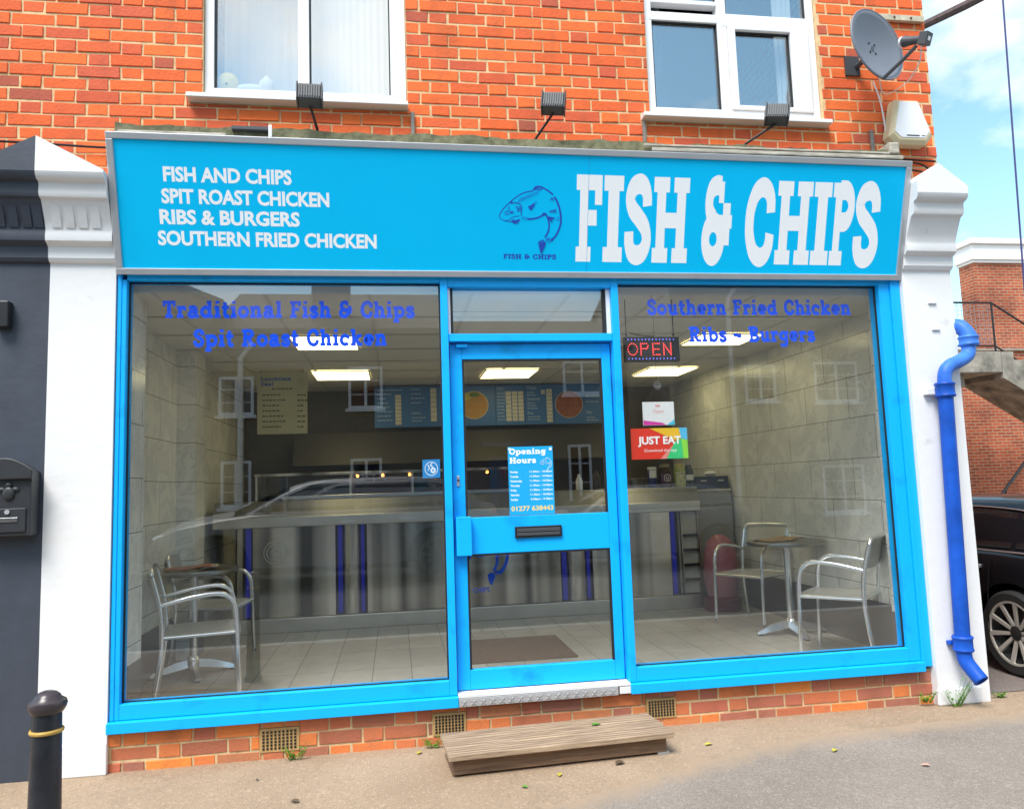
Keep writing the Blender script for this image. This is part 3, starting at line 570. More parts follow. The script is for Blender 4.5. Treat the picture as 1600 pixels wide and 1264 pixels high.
for wnd, x0, x1 in ((win_l, .046, 1.748), (win_r, 2.811, 4.518)):
    g = MB(); g.box(x0 + .001, x1 - .001, .050, .056, .335, 2.571); child(g, 'glass_pane', GLASS, wnd)
    gk = MB(); b_ = .008
    gk.box(x0, x0 + b_, .040, .0498, .335, 2.571); gk.box(x1 - b_, x1, .040, .0498, .335, 2.571); gk.box(x0 + b_, x1 - b_, .040, .0498, .335, .340); gk.box(x0 + b_, x1 - b_, .040, .0498, 2.563, 2.571)
    child(gk, 'gasket', GASKET, wnd)
ing = lambda x, y, e: (x, .0572 + e * 0 + (.0006 - e), y)    # lettering stuck to the inside of the glass
inglass = lambda x, y, e: (x, .0600 - e, y)
lt = MB(); slab_text(lt, 'Traditional Fish & Chips', .212, 1.600, 2.375, .098, inglass, w=.235, t=.19); slab_text(lt, 'Spit Roast Chicken', .378, 1.438, 2.212, .098, inglass, w=.235, t=.19)
child(lt, 'window_lettering', VINYL, win_l)
lt = MB(); slab_text(lt, 'Southern Fried Chicken', 3.008, 4.352, 2.392, .097, inglass, w=.235, t=.19); slab_text(lt, 'Ribs ~ Burgers', 3.266, 4.094, 2.222, .097, inglass, w=.235, t=.19)
child(lt, 'window_lettering', VINYL, win_r)
# fanlight over the door
fn_ = MB(); fn_.box(1.7903, 2.7667, .012, .112, 2.226, 2.271); fn_.box(1.7903, 2.7667, .004, .112, 2.546, 2.62)
fan = part(fn_, 'fanlight', BLUE, bev=.003)
fw = MB(); fw.box(1.791, 1.806, .030, .058, 2.272, 2.545, 0); fw.box(2.742, 2.766, .030, .058, 2.272, 2.545, 0)
fw.box(1.8065, 1.822, .040, .066, 2.272, 2.545, 1); fw.box(2.722, 2.7415, .040, .066, 2.272, 2.545, 1); fw.box(1.822, 2.722, .058, .062, 2.410, 2.414, 1)
child(fw, 'inner_frame', [UPVC, GASKET], fan)
g = MB(); g.box(1.8225, 2.7215, .050, .056, 2.272, 2.545); child(g, 'glass_pane', GLASS, fan)
# threshold
th = MB(); th.box(1.7925, 2.7645, -.030, .058, .247, .262, 0); th.box(1.794, 2.690, -.034, -.002, .201, .245, 1); th.box(2.700, 2.764, -.030, -.002, .205, .243, 0)
for i in range(17):
    for s_ in (-1, 1):
        M = Matrix.Translation((1.822 + i * .052, -.036, .223)) @ Matrix.Rotation(R(45 * s_), 4, 'Y'); th.box(-.017, .017, -.0025, .0015, -.0035, .0035, 1, M)
part(th, 'threshold', [ALUW, ALU], bev=.0015)

# ---- the door
dr = MB(); D0, D1 = 1.797, 2.760; yD = .058
dr.box(D0, 1.868, yD, .10, .265, 2.218); dr.box(2.706, D1, yD, .10, .265, 2.218)
dr.box(1.8682, 2.7058, yD, .10, .265, .372); dr.box(1.8682, 2.7058, yD, .10, 1.008, 1.214); dr.box(1.8682, 2.7058, yD, .10, 2.128, 2.218)
door = part(dr, 'door', BLUE, bev=.003)
for z0, z1, nm in ((.3725, 1.0075, 'lower'), (1.2145, 2.1275, 'upper')):
    g = MB(); g.box(1.8685, 2.7055, .078, .084, z0, z1); child(g, 'glass_pane', GLASS, door)
    gk = MB(); gk.box(1.8685, 1.880, .062, .0778, z0, z1); gk.box(2.694, 2.7055, .062, .0778, z0, z1); gk.box(1.880, 2.694, .062, .0778, z1 - .010, z1); child(gk, 'gasket', GASKET, door)
lb = MB(); lb.box(2.146, 2.420, .044, .0578, 1.089, 1.153, 0); lb.box(2.157, 2.409, .040, .0438, 1.100, 1.118, 1); lb.box(2.157, 2.409, .038, .0438, 1.122, 1.142, 1); child(lb, 'letterbox', [BLACKPL, GREYPL], door, bev=.003)
hb = MB(); hb.box(1.806, 1.893, .006, .0578, 1.005, 1.222); child(hb, 'handle_box', BLUE, door, bev=.004)
lk = MB(); lk.box(1.820, 1.836, .050, .0578, 1.395, 1.455, 0); lk.lathe([(.0001, 0), (.006, 0), (.006, .008), (.0001, .008)], 12, Matrix.Translation((1.828, .050, 1.430)) @ Matrix.Rotation(R(90), 4, 'X'), 1); child(lk, 'lock', [ALU, BLACKPL], door, bev=.002)
dc = MB(); dc.box(1.835, 1.900, .030, .0578, 2.196, 2.214); child(dc, 'closer_bracket', BLUE, door, bev=.002)

# ---- upper windows
def upper_window(x0, x1, z0, z1, divs, label, xs):
    f = MB(); y0, y1 = .052, .115; W_ = .052
    f.box(x0, x0 + W_, y0, y1, z0, z1); f.box(x1 - W_, x1, y0, y1, z0, z1); f.box(x0 + W_, x1 - W_, y0, y1, z0, z0 + .065); f.box(x0 + W_, x1 - W_, y0, y1, z1 - W_, z1)
    f.box(xs - .032, xs + .032, y0, y1, z0 + .065, z1 - W_)
    for (a, b, c, d) in divs: f.box(a, b, y0 - .002, y1 - .002, c, d)
    o = part(f, 'window', UPVC, bev=.004); o['label'] = label
    return o
wl = upper_window(.427, 1.578, 3.656, 4.99, [], 'left upper window of two plain panes', .983)
for a, b in ((.480, .951), (1.015, 1.486)):
    g = MB(); g.box(a, b, .080, .086, 3.7205, 4.937); child(g, 'glass_pane', GLASSU, wl)
b_ = MB(); b_.box(1.487, 1.525, .054, .112, 3.7205, 4.937)
child(b_, 'side_bar', UPVC, wl)
bg_ = MB()
for a, b in ((.4795, .488), (1.0155, 1.024), (1.478, 1.4865)): bg_.box(a, b, .066, .0798, 3.7205, 4.937)
child(bg_, 'gasket', GASKET, wl)
wr = upper_window(3.082, 4.248, 3.656, 4.99, [(3.112, 3.16, 4.302, 4.36), (3.16, 3.572, 4.302, 4.36), (3.6, 4.196, 4.285, 4.372), (3.135, 3.575, 4.42, 4.45)], 'right upper window with a low opening casement', 3.606)
# casement sashes stand slightly proud
cs = MB(); cs.box(3.640, 3.690, .040, .100, 3.722, 4.284); cs.box(4.070, 4.196, .040, .100, 3.722, 4.284); cs.box(3.690, 4.070, .040, .100, 3.722, 3.752); cs.box(3.690, 4.070, .040, .100, 4.262, 4.284)
child(cs, 'casement', UPVC, wr, bev=.005)
for a, b, c, d in ((3.1345, 3.5735, 3.7205, 4.3015), (3.690, 4.070, 3.752, 4.262), (3.1345, 3.5735, 4.451, 4.937), (3.6385, 4.1955, 4.373, 4.937)):
    g = MB(); g.box(a, b, .080, .086, c, d); child(g, 'glass_pane', GLASSU, wr)
    gk = MB(); gk.box(a, a + .007, .064, .0798, c, d); gk.box(b - .007, b, .064, .0798, c, d); gk.box(a + .007, b - .007, .064, .0798, d - .009, d); child(gk, 'gasket', GASKET, wr)
for (a, b, c, d), wd in ((SL, wl), (SR, wr)):
    s_ = MB(); s_.prism([(-.045, c + .010), (-.045, c + .034), (.05, c + .050), (.05, c + .005)], a, b, lambda u, v, t: (t, u, v)); child(s_, 'sill', UPVC, wd, bev=.003)
# curtains and ornaments seen through the upper glass
def curtain_mesh(x0, x1, y, z0, z1, amp, waves):
    mb = MB(); n_ = int(waves * 8); vs = []
    for i in range(n_ + 1):
        x = x0 + (x1 - x0) * i / n_; yy = y + amp * math.sin(i / 8 * 2 * math.pi) + amp * .4 * math.sin(i * .37)
        vs += [(x, yy, z0 + .012 * math.sin(i * 1.3)), (x, yy, z1)]
    mb.add(vs, [(2 * i, 2 * i + 2, 2 * i + 3, 2 * i + 1) for i in range(n_)]); return mb
o = curtain_mesh(1.0, 1.50, .20, 3.715, 4.95, .0025, 12).build('net_curtain', CURTAIN, smooth=True); tag(o, 'white gathered net curtain behind the right pane of the left upper window', 'curtain')
o = curtain_mesh(.46, .97, .42, 3.70, 4.95, .003, 9).build('net_curtain', CURTAIN, smooth=True); tag(o, 'white net curtain hanging behind the soft toys in the upper window', 'curtain')
o = curtain_mesh(3.10, 3.235, .17, 3.715, 4.95, .012, 3).build('dark_curtain', mat('charcoal_cloth', (.03, .032, .036), .9), smooth=True); tag(o, 'charcoal curtain drawn to the left edge of the right upper window', 'curtain')
o = curtain_mesh(4.03, 4.16, .18, 3.74, 4.95, .014, 4).build('pale_curtain', CURTAIN, smooth=True); tag(o, 'pale curtain gathered at the right edge of the casement window', 'curtain')
toy = empty('soft_toy', (.540, .135, 3.735)); tag(toy, 'round yellow soft toy sitting on the upper window sill', 'soft toy')
mb = MB(); mb.ball((0, 0, .062), (.062, .045, .062), 16); mb.build('body', mat('yellow_plush', (.92, .66, .10), .95), toy, smooth=True)
mb = MB(); mb.ball((.0, -.044, .035), .008, 8); mb.build('nose', mat('brown_felt', (.15, .08, .04), .9), toy)
toy2 = empty('soft_toy', (.70, .14, 3.735)); tag(toy2, 'white plush soft toy lying beside the yellow one on the sill', 'soft toy')
mb = MB(); mb.ball((-.03, 0, .03), (.09, .04, .032), 14); mb.ball((.06, 0, .06), (.045, .04, .048), 14); mb.ball((.06, 0, .10), (.018, .015, .025), 10); mb.build('body', mat('white_plush', (.85, .84, .82), .95), toy2, smooth=True)

# ---- neighbour's dark pilaster on the left
nb = empty('neighbour_shopfront', (-.6, 0, 0)); tag(nb, 'dark slate painted shopfront pilaster of the shop next door', 'shopfront')
def npart(mb, name, mats, **k):
    o = mb.build(name, mats, nb, **k); o.matrix_parent_inverse = Matrix.Translation((.6, 0, 0)); return o
npil = pilaster(-.674, -.3385, -.012, DARKP, [(-.674, 3.086), (-.3385, 3.086), (-.3385, 3.275), (-.674, 3.10)], 'pilaster', lambda mb, n: npart(mb, n, DARKP, smooth=True, angle=32))
fl = MB()
for x in (-.64, -.575, -.51, -.445, -.39): fl.prism([(-.089, 2.83), (-.094, 2.83), (-.138, 2.935), (-.131, 2.935)], x, x + .045, lambda u, v, t: (t, u + .004, v))
fl.build('flute', DARKP, npil)
mb = MB(); mb.box(-2.2, -.675, .03, .2, 0, 2.92); npart(mb, 'shop_wall', DARKP)
mb = MB(); mb.box(-.585, -.513, -.07, -.0125, 2.30, 2.44); npart(mb, 'wall_lamp', BLACKPL, bev=.006)

# ================================================================== FASCIA SIGN
sb = Vector((0, -.030, 2.594)); su = Vector((0, -.205, .70)).normalized(); sn = Vector((0, -su.z, su.y))   # outward normal
def SP(x, v, lift): return sb + Vector((x, 0, 0)) + su * (v - (.0035 * (x - 1.0) if v > .05 else 0)) + sn * lift
sign = empty('fascia_sign', (2.33, 0, 2.6)); tag(sign, 'long tilted bright blue fish and chips sign with aluminium frame above the shopfront', 'shop sign')
def spart(mb, name, mats, **k):
    o = mb.build(name, mats, sign, **k); o.matrix_parent_inverse = Matrix.Translation((-2.33, 0, -2.6)); return o
def sbox(mb, x0, x1, v0, v1, l0, l1, mi=0):
    vs = [SP(x, v, l) for l in (l0, l1) for v in (v0, v1) for x in (x0, x1)]
    mb.add(vs, [(0, 2, 3, 1), (4, 5, 7, 6), (0, 1, 5, 4), (2, 6, 7, 3), (0, 4, 6, 2), (1, 3, 7, 5)], mi)
SW, SH, FB = 4.655, .738, .036
mb = MB(); sbox(mb, FB - .004, SW - FB + .004, FB - .004, SH - FB + .004, -.02, -.006); panel = spart(mb, 'panel', SIGNBLUE)
mb = MB(); sbox(mb, 0, SW, 0, FB, -.095, .004); sbox(mb, 0, SW, SH - FB, SH, -.095, .004); sbox(mb, .0, FB, FB, SH - FB, -.02, .004); sbox(mb, SW - FB, SW, FB, SH - FB, -.02, .004); spart(mb, 'frame', ALU, bev=.004)
for x0, x1 in ((-.003, .010), (SW - .018, SW - .005)):
    mb = MB(); sbox(mb, x0, x1, FB, SH - FB, -.094, -.0202)
    if x0 < 1:
        for v in (.12, .36, .58): mb.ball(SP(-.004, v, -.05), .006, 8, 1)
    spart(mb, 'end_cap', [ALUW, GREYPL])
sf = lambda x, v, e: SP(x, v + .013, -.00585 + e)
mb = MB()
for k, (ch, a, b) in enumerate([('F', 2.538, 2.700), ('I', 2.705, 2.828), ('S', 2.838, 3.000), ('H', 3.008, 3.232), ('&', 3.318, 3.512), ('C', 3.588, 3.780), ('H', 3.790, 4.020), ('I', 4.026, 4.146), ('P', 4.152, 4.298), ('S', 4.306, 4.474)]):
    ww, tt = (.27, .175); gw, st = slab(ch, .235, tt); kx = (b - a) / gw; hh = .495
    draw_strokes(mb, st, lambda p, q, e: sf(a + p * kx, .088 + q * hh, e), .235, .00003)
sans = MB()
spart(mb, 'main_lettering', WHVINYL)
mb = MB()
for txt, x1, v in (('FISH AND CHIPS', .940, .478), ('SPIT ROAST CHICKEN', 1.138, .364), ('RIBS & BURGERS', .975, .255), ('SOUTHERN FRIED CHICKEN', 1.392, .143)):
    sans_text(mb, txt, {.478: .274, .364: .258, .255: .242, .143: .226}[v], v, .078, sf, x1=x1, bold=.036)
spart(mb, 'menu_lettering', WHVINYL)
mb = MB(); fish(mb, sf, 2.272, .322, .00044); slab_text(mb, 'FISH & CHIPS', 2.115, 2.428, .098, .028, sf, w=.24, t=.2)
spart(mb, 'fish_emblem', DKVINYL)
# joint in the acrylic and little fixing screws
mb = MB(); sbox(mb, 2.612, 2.6135, FB, SH - FB, -.0059, -.0052); spart(mb, 'panel_joint', mat('joint_blue', (.004, .26, .62), .5))

# cover board and mossy flashing above the sign
tb = sb + su * SH
cov = MB(); nseg = 120
def ridge(x, k): return .005 * math.sin(x * 7.1 + k) + .004 * math.sin(x * 19 + 2 * k) + random.uniform(-.005, .005)
topv = []; 
for i in range(nseg + 1):
    x = .03 + (SW - .06) * i / nseg; zt = 3.398 + ridge(x, 1.0); zb_ = 3.300; yf = -.185 + random.uniform(-.006, .006)
    topv += [(x, yf, zb_), (x, yf + .012, zt - .02), (x, -.05, zt + .012), (x, .018, zt + .03)]
cov.add(topv, [(4 * i + j, 4 * i + 4 + j, 4 * i + 5 + j, 4 * i + 1 + j) for i in range(nseg) for j in range(3)])
fo = tag(cov.build('lead_flashing', MOSS, smooth=True), 'mossy grey flashing along the top edge of the blue sign', 'flashing')
for a, b, z, t_, l_ in ((3.0, 4.62, 3.318, .020, 'flaking pale timber board along the right half of the sign top'), (2.95, 4.53, 3.345, .012, 'thin pale batten above the flaking board on the right half of the sign'), (.05, .60, 3.318, .015, 'short pale timber board at the left end of the sign top')):
    bo = MB(); bo.box(a, b, -.205, -.188, z, z + t_); tag(bo.build('cover_board', PALEW, bev=.003), l_, 'board')
tray = empty('cable_tray', (.63, -.15, 3.37)); tag(tray, 'short grey steel channel fixed on the flashing over the sign text', 'bracket')
mb = MB(); mb.box(0, .20, -.06, -.045, -.010, .004); mb.box(0, .20, -.06, .05, -.014, -.0105); mb.build('channel', GREYPL, tray)
mb = MB(); mb.box(.195, .215, -.075, -.062, -.060, .006); mb.build('hook', STEELD, tray, bev=.003)
ecap = MB(); ecap.box(4.535, 4.60, -.20, -.03, 3.352, 3.425); tag(ecap.build('flashing_stop', PALEW, bev=.006), 'pale timber stop block at the right end of the flashing', 'block')

# floodlights on stalks
def floodlight():
    r = empty('floodlight')
    mb = MB(); mb.box(-.060, .060, -.045, .045, -.050, .045); mb.box(-.070, -.0605, -.05, .05, -.056, .056); mb.box(.0605, .070, -.05, .05, -.056, .056)
    hd = mb.build('lamp_head', GREYPL, r, bev=.006)
    mb = MB()
    for i in range(9): mb.box(-.054 + i * .0132, -.050 + i * .0132, -.053, -.0455, -.040, .040)
    mb.build('cooling_fins', mat('fin_grey', (.11, .12, .13), .45), hd)
    mb = MB(); mb.box(-.045, .045, .0455, .05, -.035, .035); mb.build('lamp_glass', mat('lamp_glass', (.3, .3, .28), .1), hd)
    return r, hd
def place_flood(x, y, z, foot, tilt, label, first=None):
    if first is None: r, hd = floodlight()
    else:
        r = copy_tree(first)
        for c in list(r.children):
            if c.name.startswith('stalk'): bpy.data.objects.remove(c)
        hd = [c for c in r.children if c.name.startswith('lamp_head')][0]
    r.location = (x, y, z); r.rotation_euler = tilt
    tag(r, label, 'floodlight', 'floodlights above the sign')
    bpy.context.view_layer.update()
    M = r.matrix_basis.inverted()
    mb = MB(); mb.tube([M @ Vector(p) for p in curve([(x, y + .01, z - .05), ((x + foot[0]) / 2, (y + foot[1]) / 2, (z - .05 + foot[2]) / 2), foot], 4)], .0075, 8)
    mb.lathe([(.0, 0), (.022, 0), (.022, .012), (0, .014)], 12, M @ Matrix.Translation(foot)); mb.build('stalk', BLACKPL, r, smooth=True)
    return r
f1 = place_flood(1.045, -.22, 3.555, (1.085, -.10, 3.375), (R(-12), 0, R(2)), 'grey finned floodlight on a short upright stalk under the left upper window')
place_flood(2.418, -.20, 3.58, (2.300, -.10, 3.375), (R(-10), R(6), R(-14)), 'grey finned floodlight on a stalk against bare brick midway along the sign', f1)
place_flood(3.790, -.22, 3.56, (3.560, -.10, 3.375), (R(-14), R(8), R(-22)), 'grey finned floodlight on a long slanted stalk under the right upper window', f1)

# ================================================================== things fixed to the upper wall
dish = empty('satellite_dish', (4.66, 0, 3.95)); tag(dish, 'grey satellite dish with an arm and receiver fixed high on the brick corner', 'satellite dish')
def dpart(mb, name, mats, par=dish, **k):
    o = mb.build(name, mats, par, **k); o.matrix_parent_inverse = Matrix.Translation((-4.66, 0, -3.95)); return o
DGREY = mat('dish_grey', (.165, .18, .215), .5, var=.1, vscale=5)
dc_ = Vector((4.483, -.22, 4.039)); dn = Vector((.33, -.94, .08)).normalized()
du = (Vector((0, 0, 1)) - dn * dn.z).normalized(); dv = dn.cross(du)
mb = MB(); rings = 9; nn_ = 36; vs = []
for k in range(rings + 1):
    r_ = k / rings
    for j in range(nn_):
        a = 2 * math.pi * j / nn_; vs.append(dc_ + du * (.232 * r_ * math.cos(a)) + dv * (.235 * r_ * math.sin(a)) + dn * (.050 * r_ * r_ - .035))
fs = [(k * nn_ + j, k * nn_ + (j + 1) % nn_, (k + 1) * nn_ + (j + 1) % nn_, (k + 1) * nn_ + j) for k in range(rings) for j in range(nn_)]
mb.add(vs, fs); mb.tube([dc_ + du * (.232 * math.cos(2 * math.pi * j / 36)) + dv * (.235 * math.sin(2 * math.pi * j / 36)) + dn * .013 for j in range(36)], .007, 6, closed=True)
rf = dpart(mb, 'reflector', DGREY, smooth=True)
so = rf.modifiers.new('thick', 'SOLIDIFY'); so.thickness = .004
for a, b in ((-.03, .02), (.03, .02), (-.03, -.03), (.03, -.03)):
    mb = MB(); mb.ball(dc_ + du * a + dv * b + dn * -.026, .006, 8); dpart(mb, 'rivet', BLACKPL)
lnb = Vector((4.60, -.47, 3.935)); foot = dc_ - du * .235 + dn * .01
mb = MB(); mb.tube([foot, foot.lerp(lnb, .55) - du * .01, lnb - dn * .03 - du * .02], .011, 8); dpart(mb, 'arm', GREYPL, smooth=True)
ax = (lnb - dc_).normalized()
mb = MB(); mb.tube([lnb - ax * .105, lnb - ax * .06, lnb], [.034, .026, .022], 14); mb.lathe([(.0, 0), (.03, 0), (.03, .012), (.0, .014)], 14, Matrix.Translation(lnb - ax * .115) @ (-ax).to_track_quat('Z', 'Y').to_matrix().to_4x4(), 1); dpart(mb, 'receiver', [GREYPL, UPVC], smooth=True)
Mx = Matrix.Translation(lnb + ax * .02) @ ax.to_track_quat('Z', 'Y').to_matrix().to_4x4(); mb = MB(); mb.box(-.03, .03, -.035, .035, -.02, .03, 0, Mx); mb.box(-.012, .012, -.012, .012, .0302, .032, 1, Mx); dpart(mb, 'receiver_head', [GREYPL, UPVC], bev=.004)
mb = MB(); mb.tube([dc_ - dn * .03, Vector((4.50, -.06, 4.03)), Vector((4.50, .02, 4.03))], .018, 8); mb.box(4.42, 4.52, .005, .018, 3.97, 4.10); dpart(mb, 'wall_bracket', GREYPL)
mb = MB(); mb.tube(curve([lnb + Vector((0, .0, -.035)), (4.66, -.36, 3.85), (4.68, -.20, 3.81), (4.64, -.05, 3.82), (4.56, -.12, 3.90)], 8), .0035, 6); dpart(mb, 'receiver_lead', ALUW, smooth=True)
mb = MB(); mb.tube(curve([(4.60, -.004, 3.93), (4.645, .004, 3.80), (4.662, .0, 3.62), (4.664, -.01, 3.48), (4.63, -.04, 3.42)], 8), .0055, 6)
tag(mb.build('coaxial_cable', ALUW, smooth=True), 'white cable running down the brick from the satellite dish', 'cable')
alarm = empty('alarm_box', (4.80, 0, 3.65)); tag(alarm, 'cream and white tapered alarm box on the brick corner', 'alarm box')
mb = MB(); ap = [(-.155, -.115), (-.105, -.165), (.105, -.165), (.155, -.105), (.070, .135), (-.095, .135)]
def ain(k): return [(u * k, v * k) for u, v in ap]
n6 = 6; vs = [(u, .015, v) for u, v in ap] + [(u, -.045, v) for u, v in ap] + [(u, -.070, v) for u, v in ain(.86)]
mb.add(vs, [(i, (i + 1) % 6, 6 + (i + 1) % 6, 6 + i) for i in range(6)] + [(6 + i, 6 + (i + 1) % 6, 12 + (i + 1) % 6, 12 + i) for i in range(6)] + [tuple(range(12, 18))])
mb.build('case', mat('cream_plastic', (.68, .58, .36), .45), alarm, bev=.004)
mb = MB(); mb.prism(ain(.80), -.0705, -.074, lambda u, v, t: (u, t, v + .004)); mb.build('front_plate', UPVC, alarm, bev=.003)
mb = MB(); mb.box(-.045, .045, -.0757, -.0742, -.118, -.111); mb.box(.06, .085, -.0757, -.0742, -.116, -.112); mb.build('marking', BLACKPL, alarm)
aa = empty('timber_arm', (4.99, .0, 4.35)); tag(aa, 'dark weathered timber arm reaching out from the brick corner', 'arm')
mb = MB(); mb.tube([(0, .06, 0), (.35, .02, .165), (.75, -.02, .36)], [.026, .03, .024], 8); mb.build('pole', mat('old_wood', (.10, .065, .06), .8, var=.4, vscale=20), aa, smooth=True)
mb = MB(); mb.box(-.34, .02, -.010, .018, .012, .052); mb.build('strap', mat('cream_iron', (.55, .49, .36), .6, var=.3, vscale=20), aa, bev=.002)
for x in (-.32, -.20, -.08):
    mb = MB(); mb.ball((x, -.012, .032), .008, 8); mb.build('bolt', mat('rust', (.18, .07, .03), .8), aa)
mb = MB(); mb.tube(curve([(-2.2, -.004, 3.37), (-.6, -.004, 3.335), (.1, -.006, 3.322), (.7, -.004, 3.418), (2.0, .0, 3.402), (3.4, .0, 3.41), (4.3, .0, 3.42), (5.0, .0, 3.40)], 10), .0065, 6)
tag(mb.build('wall_cable', BLACKPL, smooth=True), 'thin black cable running along the brick just above the sign', 'cable')
mb = MB(); mb.tube(curve([(4.62, .006, 3.36), (4.80, -.004, 3.385), (4.92, -.006, 3.36), (4.99, .0, 3.28)], 8), .006, 6); mb.tube(curve([(4.62, .006, 3.33), (4.80, -.004, 3.335), (4.93, -.006, 3.31), (5.0, .0, 3.24)], 8), .006, 6)
tag(mb.build('cable_bunch', BLACKPL, smooth=True), 'pair of black cables looping to the corner below the alarm box', 'cable')
for i, (x, z0, z1, lb_) in enumerate(((1.60, 3.42, 3.60, 'grey iron bar on the brick right of the left window sill'), (3.02, 3.42, 3.60, 'grey iron bar on the brick left of the right window sill'), (4.555, 3.42, 3.60, 'grey iron bar on the brick beneath the satellite dish'))):
    mb = MB(); mb.box(x, x + .022, .0, .017, z0, z1); tag(mb.build('iron_strap', mat('iron', (.22, .20, .18), .7, var=.3, vscale=20), bev=.003), lb_, 'strap', 'iron straps tying the sign to the wall')

# ================================================================== blue downpipe
pipe = empty('downpipe', (4.80, -.1, 0)); tag(pipe, 'glossy blue cast iron downpipe with a swan neck on the right white pilaster', 'downpipe')
def ppart(mb, name, mats, **k):
    o = mb.build(name, mats, pipe, **k); o.matrix_parent_inverse = Matrix.Translation((-4.8, .1, 0)); return o
mb = MB(); mb.tube([(4.795, -.105, .30), (4.835, -.105, 1.90)], .044, 20); ppart(mb, 'lower_pipe', PLUMB, smooth=True)
mb = MB(); mb.tube(curve([(4.836, -.105, 1.86), (4.842, -.105, 1.98), (4.885, -.10, 2.035), (4.96, -.09, 2.065), (5.035, -.08, 2.11), (5.052, -.075, 2.20)], 8), .041, 20); ppart(mb, 'swan_neck', PLUMBF, smooth=True)
mb = MB(); mb.tube(curve([(5.052, -.075, 2.18), (5.056, -.07, 2.235), (5.035, -.03, 2.295), (5.015, .05, 2.315), (5.01, .16, 2.315)], 8), .046, 20); ppart(mb, 'upper_bend', PLUMBF, smooth=True)
mb = MB()
def collar(c, r1, h_, M=Matrix()): mb.lathe([(r1 - .012, -h_), (r1, -h_), (r1 + .005, -h_ + .01), (r1, -h_ + .02), (r1, h_ - .02), (r1 + .006, h_ - .01), (r1, h_), (r1 - .012, h_)], 22, Matrix.Translation(c) @ M)
collar((4.834, -.105, 1.885), .055, .045); ppart(mb, 'collar', PLUMB, smooth=True)
mb = MB(); collar((4.797, -.105, .365), .054, .045); ppart(mb, 'collar', PLUMB, smooth=True)
mb = MB(); collar((5.053, -.075, 2.195), .056, .032); ppart(mb, 'upper_collar', PLUMBF, smooth=True)
mb = MB(); mb.tube(curve([(4.796, -.105, .34), (4.797, -.115, .27), (4.812, -.150, .215), (4.826, -.195, .165)], 8), .043, 20, cap=False); s_ = ppart(mb, 'shoe', PLUMB, smooth=True); s2 = s_.modifiers.new('wall', 'SOLIDIFY'); s2.thickness = .006; s2.offset = -1
mb = MB(); mb.box(4.73, 4.90, -.075, -.0405, 1.86, 1.90); ppart(mb, 'bracket', WHITEP, bev=.004)
mb = MB(); mb.box(4.735, 4.775, -.072, -.0405, .352, .376); mb.box(4.774, 4.82, -.072, -.0405, .352, .376); ppart(mb, 'lower_bracket', PLUMB, bev=.004)

# ================================================================== neighbour's mail box, bollard, step
ml = empty('mailbox', (-.47, -.012, 1.22)); tag(ml, 'ornate black metal mailbox with arched top on the slate pilaster', 'mailbox')
MB_ = mat('black_cast_metal', (.028, .03, .034), .45, var=.2, vscale=10)
mb = MB(); arch = [(-.135, .0), (.115, .0), (.115, .325)] + [(.115 - .25 * i / 14, .325 + .055 * math.sin(math.pi * i / 14)) for i in range(1, 15)]
mb.prism(arch, -.0, -.10, lambda u, v, t: (u, t, v)); bdy = mb.build('body', MB_, ml, bev=.006)
mb = MB(); mb.box(-.115, .095, -.108, -.1005, .02, .14); mb.build('lower_door', MB_, ml, bev=.004)
mb = MB(); mb.prism([(-.145, .285), (.125, .285), (.128, .33)] + [(.128 - .276 * i / 14, .335 + .06 * math.sin(math.pi * i / 14)) for i in range(1, 15)], -.1005, -.125, lambda u, v, t: (u, t, v)); mb.build('flap', MB_, ml, bev=.006)
mb = MB(); mb.box(-.03, .06, -.113, -.1085, .072, .094); mb.build('name_slot', mat('slot_steel', (.5, .5, .5), .3, 1), ml, bev=.002)
mb = MB(); mb.lathe([(0, 0), (.012, 0), (.012, .006), (0, .006)], 14, Matrix.Translation((.01, -.1085, .122)) @ Matrix.Rotation(R(90), 4, 'X')); mb.build('keyhole', ALU, ml)
mb = MB(); mb.ball((.01, -.106, .215), (.028, .010, .035), 12); mb.ball((-.022, -.104, .235), (.02, .008, .012), 10); mb.ball((.042, -.104, .235), (.02, .008, .012), 10); mb.ball((.01, -.106, .258), (.016, .009, .012), 10)
mb.build('crest', MB_, ml, smooth=True)
BX, BY = .395, -1.70
bol = empty('bollard', (BX, BY, 0)); bol.scale = (.76, .76, 1); tag(bol, 'black iron bollard with a gold ring and domed cap on the pavement', 'bollard')
BLK = mat('bollard_paint', (.018, .020, .026), .38, var=.5, vscale=14, bump=.25, bscale=50)
mb = MB(); mb.lathe([(.0, 0), (.085, 0), (.085, .03), (.068, .05), (.062, .36), (.054, .735), (.052, .745), (0, .745)], 32); mb.build('post', BLK, bol, smooth=True)
mb = MB(); mb.lathe([(.0, .742), (.058, .742), (.064, .749), (.070, .757), (.073, .767), (.069, .777), (.050, .787), (.047, .793), (.034, .802), (.016, .807), (.0, .809)], 32); mb.build('cap', mat('cap_paint', (.030, .030, .040), .3, var=.6, vscale=10, var2=(.055, .035, .032)), bol, smooth=True)
mb = MB(); mb.tube([(.0575 * math.cos(2 * math.pi * j / 32), .0575 * math.sin(2 * math.pi * j / 32), .688) for j in range(32)], .0065, 8, closed=True); mb.build('ring', mat('gold_paint', (.55, .34, .07), .4, var=.3, vscale=25), bol, smooth=True)
step = empty('wooden_step', (2.25, -.06, 0), R(3.4)); tag(step, 'weathered grey brown wooden step below the blue door', 'step')
xs_ = [(-.578, .578)]
